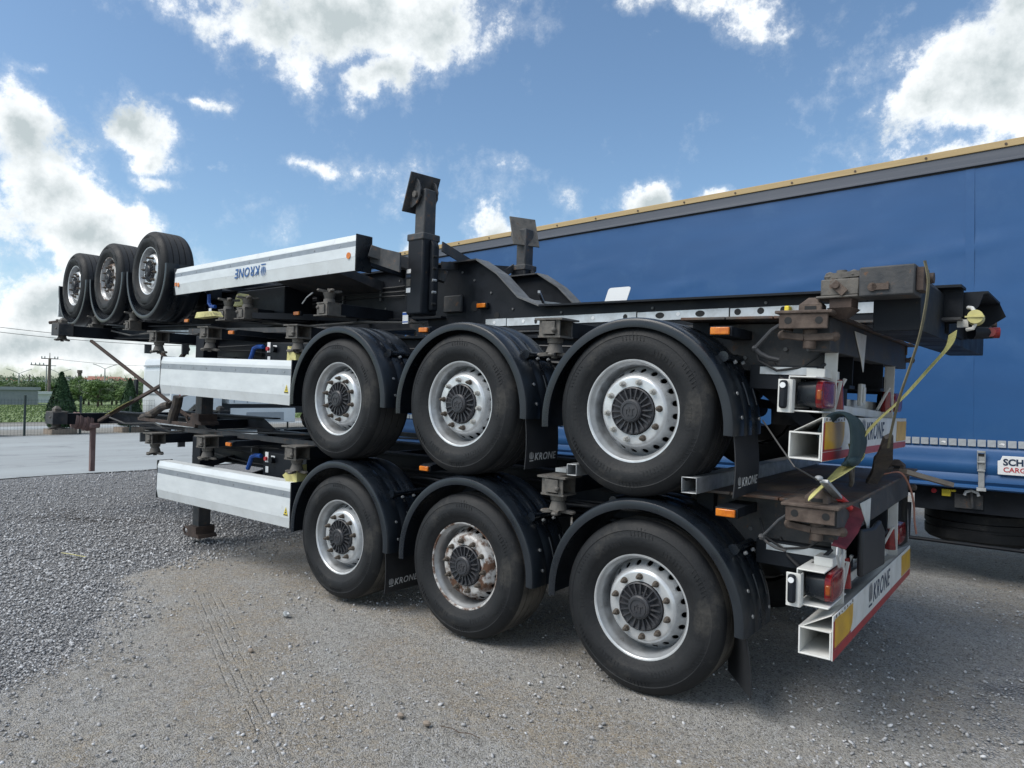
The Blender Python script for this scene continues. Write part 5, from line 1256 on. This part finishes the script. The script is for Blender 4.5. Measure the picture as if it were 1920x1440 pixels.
for y in (.4, 2.0):
    b = MB(); b.box(-.08 + 1.9, .08 + 1.9, y - .08, y + .08, 0, 1.1); b.build('landing_leg', 'black', bt)

# ------------------------------------------------------------------ lorry far behind
lo = thing('lorry', 'white lorry parked far behind the stack, its black bumper low at the corner', 'lorry', (-25.0, 9.35, 0))
b = MB(); b.prism_x([(0.03, .55), (.0, 1.2), (.01, 1.75), (.05, 2.80), (.12, 2.93), (2.0, 2.98), (2.1, 2.9), (2.1, .6), (1.75, .55), (1.62, .95), (1.30, 1.15), (.95, 1.12), (.66, .85), (.60, .45), (.1, .45)], -2.42, 0); b.build('cab', 'lorry', lo, bevel=.04)
b = MB(); b.prism_x([(-.012, 1.55), (.012, 2.45), (.05, 2.45), (.03, 1.55)], -2.25, -.17); b.build('windscreen', 'lorry', lo)
b = MB(); b.box(-.004, .006, .40, 1.25, 1.60, 2.35); b.build('side_window', 'stripe', lo)
b = MB(); b.box(-2.44, .02, -.10, .75, .06, .52); b.build('bumper', 'black', lo, bevel=.05)
place('lettering', text_mesh('DAF', .26, 'wlabel', bold=.012), lo, frame_mat((0, 1, 0), (0, 0, 1), (.024, .02, .13)))
b = MB(); b.box(-2.9, -2.65, -.15, -.05, 1.45, 2.1); b.build('mirror', 'black', lo, bevel=.03); b = MB(); b.box(-2.7, -2.4, -.1, -.06, 2.05, 2.1); b.build('mirror_arm', 'black', lo)
for z in (1.5, 2.62):
    b = MB(); b.box(-2.30, -.12, -.03, .01, z, z + .05); b.build('front_panel_line', 'wallgrey', lo)
b = MB(); b.box(.0, .008, .30, .33, .7, 2.6); b.box(.0, .008, 1.35, 1.38, 1.2, 2.6); b.box(.0, .008, .33, 1.35, 2.55, 2.58); b.build('door_gap', 'wallgrey', lo)
b = MB(); b.box(.0, .03, .32, .36, 1.0, 2.2); b.build('grab_rail', 'plasticred', lo)
for y in (1.28, 6.6, 10.2, 11.5, 12.8):
    b = MB(); b.cyl((-.32, y, .48), (.0, y, .48), .48, n=28); b.build('wheel', 'tyre', lo); b = MB(); b.cyl((.0, y, .48), (.012, y, .48), .27, n=20); b.build('wheel_rim', 'rim', lo)
b = MB(); b.box(-2.5, 0, 2.4, 15.6, 1.15, 2.95); b.build('box_body', 'lorry', lo, bevel=.02)
for k in range(22):
    b = MB(); b.box(.002, .02, 2.6 + .6 * k, 2.64 + .6 * k, 1.2, 2.9); b.build('body_rib', 'wallgrey', lo)
b = MB(); b.box(-2.3, -.1, 2.1, 15.4, .75, 1.14); b.build('frame', 'black', lo)
b = MB(); b.box(-.5, -.02, 2.5, 5.6, .35, .98); b.build('side_locker', 'lorry', lo, bevel=.03); b = MB(); b.box(-.02, .004, 3.2, 5.0, .42, .80); b.build('locker_door', 'wallgrey', lo, bevel=.02)

# ------------------------------------------------------------------ fence, planters, cypresses
fn = thing('fence', 'dark green wire mesh fence along the far side of the road', 'fence', (-26.35, 0, 0))
ys = [4.95 + 1.75 * k for k in range(-6, 8)]
for y in ys:
    b = MB(); b.box(-.03, .03, y - .03, y + .03, 0, 1.42); b.build('post', 'post', fn)
wm_ = MB()
for z in [.05 + .2 * k for k in range(7)]: wm_.box(-.003, .003, ys[0], ys[-1], z - .003, z + .003)
y = ys[0]
while y < ys[-1]: wm_.box(-.002, .002, y - .002, y + .002, 0, 1.3); y += .1
kindof(wm_.build('wire_mesh', 'post', fn, smooth=False), 'stuff')
M['leaf3'] = leafmat('hazy_leaf_green', (.12, .17, .10), (.19, .23, .15))  # far leaves paler: distance haze painted into their colour
def leafcloud(pts, nrm, size, aspect=1.6):
    n = len(pts); nrm = nrm + rng.normal(0, .55, (n, 3)); nrm /= np.linalg.norm(nrm, axis=1)[:, None]
    a = np.cross(nrm, rng.normal(0, 1, (n, 3))); a /= np.linalg.norm(a, axis=1)[:, None]; c = np.cross(nrm, a)
    s_ = (size * rng.uniform(.6, 1.3, n))[:, None]
    V = np.stack([pts - a * s_ * aspect, pts - c * s_ * .6 + a * s_ * .1, pts + a * s_ * aspect, pts + c * s_ * .6 + a * s_ * .1], 1).reshape(-1, 3)
    F = np.arange(n * 4).reshape(n, 4); return V, F
def leafmesh(name, V, F, mat):
    me = bpy.data.meshes.new(name); me.vertices.add(len(V)); me.vertices.foreach_set('co', V.ravel()); me.loops.add(F.size)
    me.loops.foreach_set('vertex_index', F.ravel()); me.polygons.add(len(F)); me.polygons.foreach_set('loop_start', np.arange(0, F.size, 4)); me.update(calc_edges=True)
    me.materials.append(M[mat]); return me
def cypress_mesh(h, r0, n=9000):
    t = rng.uniform(0, 1, n) ** 1.25; z = .28 + t * (h - .28)
    rad = r0 * np.where(t < .16, .72 + t / .16 * .28, (1 - ((t - .16) / .84) ** 1.25) * .96 + .03)
    a = rng.uniform(0, 6.283, n); lump = np.array([mnoise.noise(Vector((math.cos(q) * 2.6, math.sin(q) * 2.6, zz * 2.4))) for q, zz in zip(a, z)])
    rr = rad * (1 + .30 * lump) * rng.uniform(.55, 1.03, n) ** .5
    P_ = np.stack([rr * np.cos(a), rr * np.sin(a), z], 1); nr = np.stack([np.cos(a), np.sin(a), np.full(n, .4)], 1)
    return leafmesh('crown', *leafcloud(P_, nr, .040), 'cypress')
for i, (x, y, h, r_, lab) in enumerate(((-26.9, 6.25, 2.26, .50, 'pointed dark green cypress in front of the utility pole'), (-26.9, 8.65, 2.08, .45, 'dark green cypress standing just left of the white lorry'),
                                        (-26.9, 3.70, 2.1, .48, 'dark green cypress mostly cut off by the left edge'))):
    t = thing('cypress', lab, 'tree', (x, y, 0), (0, 0, i * 1.7), 'cypresses in planters behind the fence')
    b = MB(); b.cyl((0, 0, .15), (0, 0, .9), .05, .03, 8); b.build('trunk', 'bark', t)
    put('crown', cypress_mesh(h, r_), t)
for x, y, lab in ((-26.9, 6.25, 'low brown planter box under the cypress by the utility pole'), (-26.9, 8.65, 'low brown planter box under the cypress beside the lorry')):
    b = MB(); b.box(-.4, .4, -.42, .42, 0, .20); b.box(-.34, .34, -.36, .36, .2, .205); tag(b.build('planter', 'planter', loc=(x, y, 0), bevel=.02), lab, 'planter', 'planters behind the fence')

# ------------------------------------------------------------------ distance: poles, lamps, trees, town
def polar(azd, d, z=0): return (cx + math.sin(R(azd)) * d, cy + math.cos(R(azd)) * d, z)
up = thing('utility_pole', 'weathered electricity pole with cross-arms and insulators rising above the field', 'pole', polar(-71.88, 100), (0, 0, R(71.88)))
b = MB(); b.cyl((0, 0, 0), (0, 0, 5.3), .20, .14, 12); b.build('shaft', 'poleconc', up)
b = MB(); b.cyl((0, 0, 5.3), (0, 0, 5.95), .05, .03, 8); b.build('tip', 'poleconc', up)
for z, w2 in ((5.25, .85), (4.45, .9)):
    b = MB(); b.box((-w2 if z > 5 else -1.9), (w2 if z > 5 else .1), -.06, .06, z - .05, z + .05); b.build('cross_arm', 'poleconc', up)
    for xx in ((-.8, -.5, .5, .8) if z > 5 else (-1.8, -1.4, -1.0, -.6)):
        b = MB(); b.cyl((xx, 0, z), (xx, 0, z + .28), .07, .05, 8); b.build('insulator', 'lampgrey', up)
up2 = thing('utility_pole', 'slim grey pole standing just behind the electricity pole', 'pole', polar(-72.05, 125), (0, 0, R(72)))
b = MB(); b.cyl((0, 0, 0), (0, 0, 5.2), .10, .07, 8); b.build('shaft', 'lampgrey', up2); b = MB(); b.box(-1.2, 1.2, -.05, .05, 5.05, 5.15); b.build('cross_arm', 'lampgrey', up2)
up3 = thing('utility_pole', 'thin wooden pole among the trees left of the electricity pole', 'pole', polar(-73.0, 180))
b = MB(); b.cyl((0, 0, 0), (0, 0, 4.6), .2, .12, 8); b.build('shaft', 'poleconc', up3)
for azd, d, h, lab in ((-73.58, 180, 5.5, 'double-armed street lamp farthest left above the grey hall'), (-71.3, 185, 5.9, 'double-armed street lamp behind the tip of the pointed cypress'), (-68.59, 170, 6.8, 'double-armed street lamp over the bushes in front of the red roofs')):
    t = thing('street_lamp', lab, 'street lamp', polar(azd, d), (0, 0, R(-azd)), 'street lamps beyond the field')
    b = MB(); b.cyl((0, 0, 0), (0, 0, h - .7), .16, .10, 8); b.build('mast', 'lampgrey', t)
    for s_ in (-1, 1):
        b = MB(); b.tube([(0, 0, h - .8), (s_ * .8, 0, h - .35), (s_ * 1.6, 0, h)], .06, 6); b.build('arm', 'lampgrey', t)
        b = MB(); b.beam((s_ * 1.5, 0, h - .02), (s_ * 2.2, 0, h + .18), .3, .12); b.build('lamp_head', 'lampgrey', t)
def cable(p0, p1, sag, lab, r_=.02):
    p0, p1 = Vector(p0), Vector(p1); pts = []
    for i in range(13):
        t = i / 12; q = p0.lerp(p1, t); q.z -= sag * 4 * t * (1 - t); pts.append(q)
    b = MB(); b.tube(pts, r_, 5); return tag(b.build('overhead_wire', 'wire'), lab, 'wire', 'overhead wires')
cable(polar(-80, 60, 6.45), polar(-60, 60, 5.6), .5, 'upper overhead wire crossing the sky at the left edge', .018)
cable(polar(-80, 60, 6.1), polar(-60, 60, 5.3), .5, 'lower overhead wire crossing the sky at the left edge', .018)
cable(polar(-71.88, 100, 5.3), polar(-60, 120, 6.4), .8, 'faint wire running right from the top of the electricity pole', .02)
# hills
def hill():
    xs = np.linspace(0, 1, 90); azs = -100 + 85 * xs; ds = [420, 520, 650, 800, 1000, 1400, 2500]
    V = []; F = []
    for d in ds:
        for a in azs:
            hgt = {420: -1, 520: 2, 650: 5.5, 800: 9, 1000: 12, 1400: 15, 2500: 10}[d]
            hgt *= (.55 + .5 * (.5 + .5 * mnoise.noise(Vector((a * .09, d * .003, 2))))) * (1.15 if -71 < a < -64 else .85)
            V.append(polar(a, d, hgt))
    n = len(azs)
    for i in range(len(ds) - 1):
        for j in range(n - 1): F.append((i * n + j, i * n + j + 1, (i + 1) * n + j + 1, (i + 1) * n + j))
    b = MB(); b.add(V, F); kindof(b.build('hills', 'hillgreen'), 'structure')
M['hillgreen'] = pmat('hill_green', (.15, .19, .12), (.20, .22, .15), .02, .95, contrast=(.4, .6))
hill()
# trees: crowns of leaf clumps
def crown_mesh2(name, w2, h, n, mat, size):
    cl = []
    for k in range(26):
        a = rng.uniform(0, 6.283); z = rng.uniform(-.8, 1); r_ = math.sqrt(max(0, 1 - z * z)) * rng.uniform(.35, .8)
        cl.append((r_ * math.cos(a) * w2, r_ * math.sin(a) * w2, h * (.55 + .36 * z), rng.uniform(.22, .42) * w2))
    cl = np.array(cl); i = rng.integers(0, len(cl), n)
    d_ = rng.normal(0, 1, (n, 3)); d_ /= np.linalg.norm(d_, axis=1)[:, None]
    P_ = cl[i, :3] + d_ * cl[i, 3:4] * rng.uniform(.5, 1.05, (n, 1)) * np.array([1, 1, .8])
    return leafmesh('crown', *leafcloud(P_, d_, size), mat)
CR = [crown_mesh2('crown', 3.0, 6.5, 3200, 'leaf', .16), crown_mesh2('crown', 3.4, 6.0, 3200, 'leaf2', .16), crown_mesh2('crown', 2.4, 6.8, 2800, 'leaf', .15)]
tk = MB(); tk.cyl((0, 0, 0), (.1, 0, 3.2), .22, .12, 8); tk.cyl((.1, 0, 2.6), (1.0, .3, 4.6), .09, .04, 6); tk.cyl((.08, 0, 2.4), (-.9, -.3, 4.4), .08, .04, 6); TK = tk.mesh('trunk', 'bark')
GT = 'trees beyond the field'
spec = []
for k in range(70):
    azd = -79 + 21 * (k + rng.uniform(0, .9)) / 70
    near = -71.0 < azd < -66.2
    d = rng.uniform(72, 92) if near else rng.uniform(120, 200)
    s_ = rng.uniform(.28, .40) if near else rng.uniform(.36, .50)
    if near and k % 3 == 2: d, s_ = rng.uniform(140, 180), rng.uniform(.45, .6)
    spec.append((azd, d, s_, k % 3, near))
for (azd, d, s_, kk, near) in spec:
    lab = ('bushy green tree in the row between the two cypresses' if near else 'green tree in the distant belt beyond the field')
    t = thing('tree', lab, 'tree', polar(azd, d), (0, 0, rng.uniform(0, 6)), GT if not near else 'bushy trees between the cypresses')
    t.scale = (s_ * 1.35, s_ * 1.35, s_)
    put('trunk', TK, t); put('crown', CR[kk], t)
# far wood on the hillside (one mass)
n = 3600; az_ = rng.uniform(-98, -16, n); d_ = rng.uniform(230, 900, n) ; Vv = []; Ff = []
base = leafcloud(rng.normal(0, 1, (55, 3)) * np.array([1.9, 1.9, .9]) + np.array([0, 0, 1.8]), rng.normal(0, 1, (55, 3)), .42)[0]
for i in range(n):
    d = d_[i]; hz = np.interp(d, [230, 420, 520, 650, 800, 1000], [0, 0, 1.4, 4, 7, 9.5]); s_ = rng.uniform(.6, 1.15) * (1 + d / 1500)
    p = np.array(polar(az_[i], d, hz)); Vv.append(base * s_ * np.array([1, 1, rng.uniform(.8, 1.3)]) + p)
Vv = np.concatenate(Vv); Ff = np.arange(len(Vv)).reshape(-1, 4)
kindof(put('far_wood', leafmesh('far_wood', Vv, Ff, 'leaf3')), 'stuff')
# grass tufts at the field's edge
n = 16000; gx = rng.uniform(-75, -37.2, n); gy = rng.uniform(-6, 34, n); hgt = rng.uniform(.03, .13, n) * np.where(rng.uniform(0, 1, n) < .1, 1.8, 1); a = rng.uniform(0, 3.14, n)
ox, oy = np.cos(a) * .05, np.sin(a) * .05
V = np.stack([np.stack([gx - ox, gy - oy, 0 * gx], 1), np.stack([gx + ox, gy + oy, 0 * gx], 1), np.stack([gx + ox * 1.6, gy + oy * 2, hgt], 1), np.stack([gx + ox, gy + oy * 1.2, hgt], 1)], 1).reshape(-1, 3)
kindof(put('grass', leafmesh('grass', V, np.arange(n * 4).reshape(n, 4), 'grass')), 'stuff')
# buildings
def building(name, lab, azd, d, wd, dp, h, wall, roofm, z0=0, pitch=0, win=0, rows=1):
    t = thing(name, lab, 'building', polar(azd, d, z0), (0, 0, R(-azd)))
    b = MB(); b.box(-wd / 2, wd / 2, 0, dp, -3, h); b.build('wall', wall, t)
    b = MB()
    if pitch: b.prism_x([(-.4, h), (dp + .4, h), (dp / 2, h + pitch)], -wd / 2 - .4, wd / 2 + .4)
    else: b.box(-wd / 2 - .2, wd / 2 + .2, -.2, dp + .2, h, h + .3)
    b.build('roof', roofm, t)
    for r_ in range(rows):
        for k in range(win):
            x = -wd / 2 + wd * (k + .5) / win; zc = h * (r_ + .55) / rows
            b = MB(); b.box(x - wd / win * .22, x + wd / win * .22, -.04, .02, zc - h / rows * .22, zc + h / rows * .22); b.build('window', 'glass', t)
    return t
hall = building('warehouse', 'long low grey corrugated hall at the left edge beyond the grass', -74.6, 84, 6.2, 6, 1.48, 'wallgrey', 'wallgrey')
for k in range(24):
    b = MB(); b.box(-3.1 + .26 * k, -3.04 + .26 * k, -.05, 0, 0, 1.45); b.build('cladding_rib', 'wallgrey', hall)
building('white_hut', 'small white flat-roofed building beyond the grass near the electricity pole', -72.3, 96, 3.4, 3, 1.0, 'lorry', 'lorry', win=0)
building('white_hut', 'tiny white shed glimpsed between the cypress and the bushes', -70.4, 150, 4.0, 3, 1.7, 'lorry', 'lorry')
for azd, d, wd, h, lab in ((-69.3, 690, 22, 4, 'red-roofed building on the hill, leftmost of the row'), (-68.6, 700, 24, 5.5, 'red-roofed building on the hill behind the street lamp'), (-67.9, 705, 20, 4.5, 'red-roofed building on the hill right of the street lamp'), (-67.1, 690, 22, 3.5, 'red-roofed building on the hill, rightmost of the row')):
    building('hill_building', lab, azd, d, wd, 12, h, 'wallpale', 'brick', z0=5.5, pitch=2.0, win=6, rows=2)
building('hill_building', 'pale flat block on the hill left of the chimney', -70.75, 640, 7, 8, 5.5, 'wallpale', 'wallgrey', z0=5, win=3, rows=3)
for azd, d, wd, z0, lab in ((-75, 560, 16, 2.5, 'pale house among the hillside trees at the far left'), (-73.9, 600, 14, 3.5, 'second pale house among the hillside trees'), (-72.6, 580, 15, 3, 'pale house on the hill behind the electricity pole'), (-70.1, 520, 16, 3, 'pale low house under the chimney')):
    building('hill_house', lab, azd, d, wd, 8, 3, 'wallpale', 'brick' if d == 600 else 'wallgrey', z0=z0, pitch=1.6, win=4)
ch = thing('chimney', 'tall dark factory chimney with wider head on the skyline', 'chimney', polar(-70.11, 640, 3))
b = MB(); b.cyl((0, 0, 0), (0, 0, 11), 1.7, 1.3, 16); b.build('shaft', 'poleconc', ch); b = MB(); b.cyl((0, 0, 11), (0, 0, 13.5), 1.8, 1.8, 16); b.build('head', 'poleconc', ch)
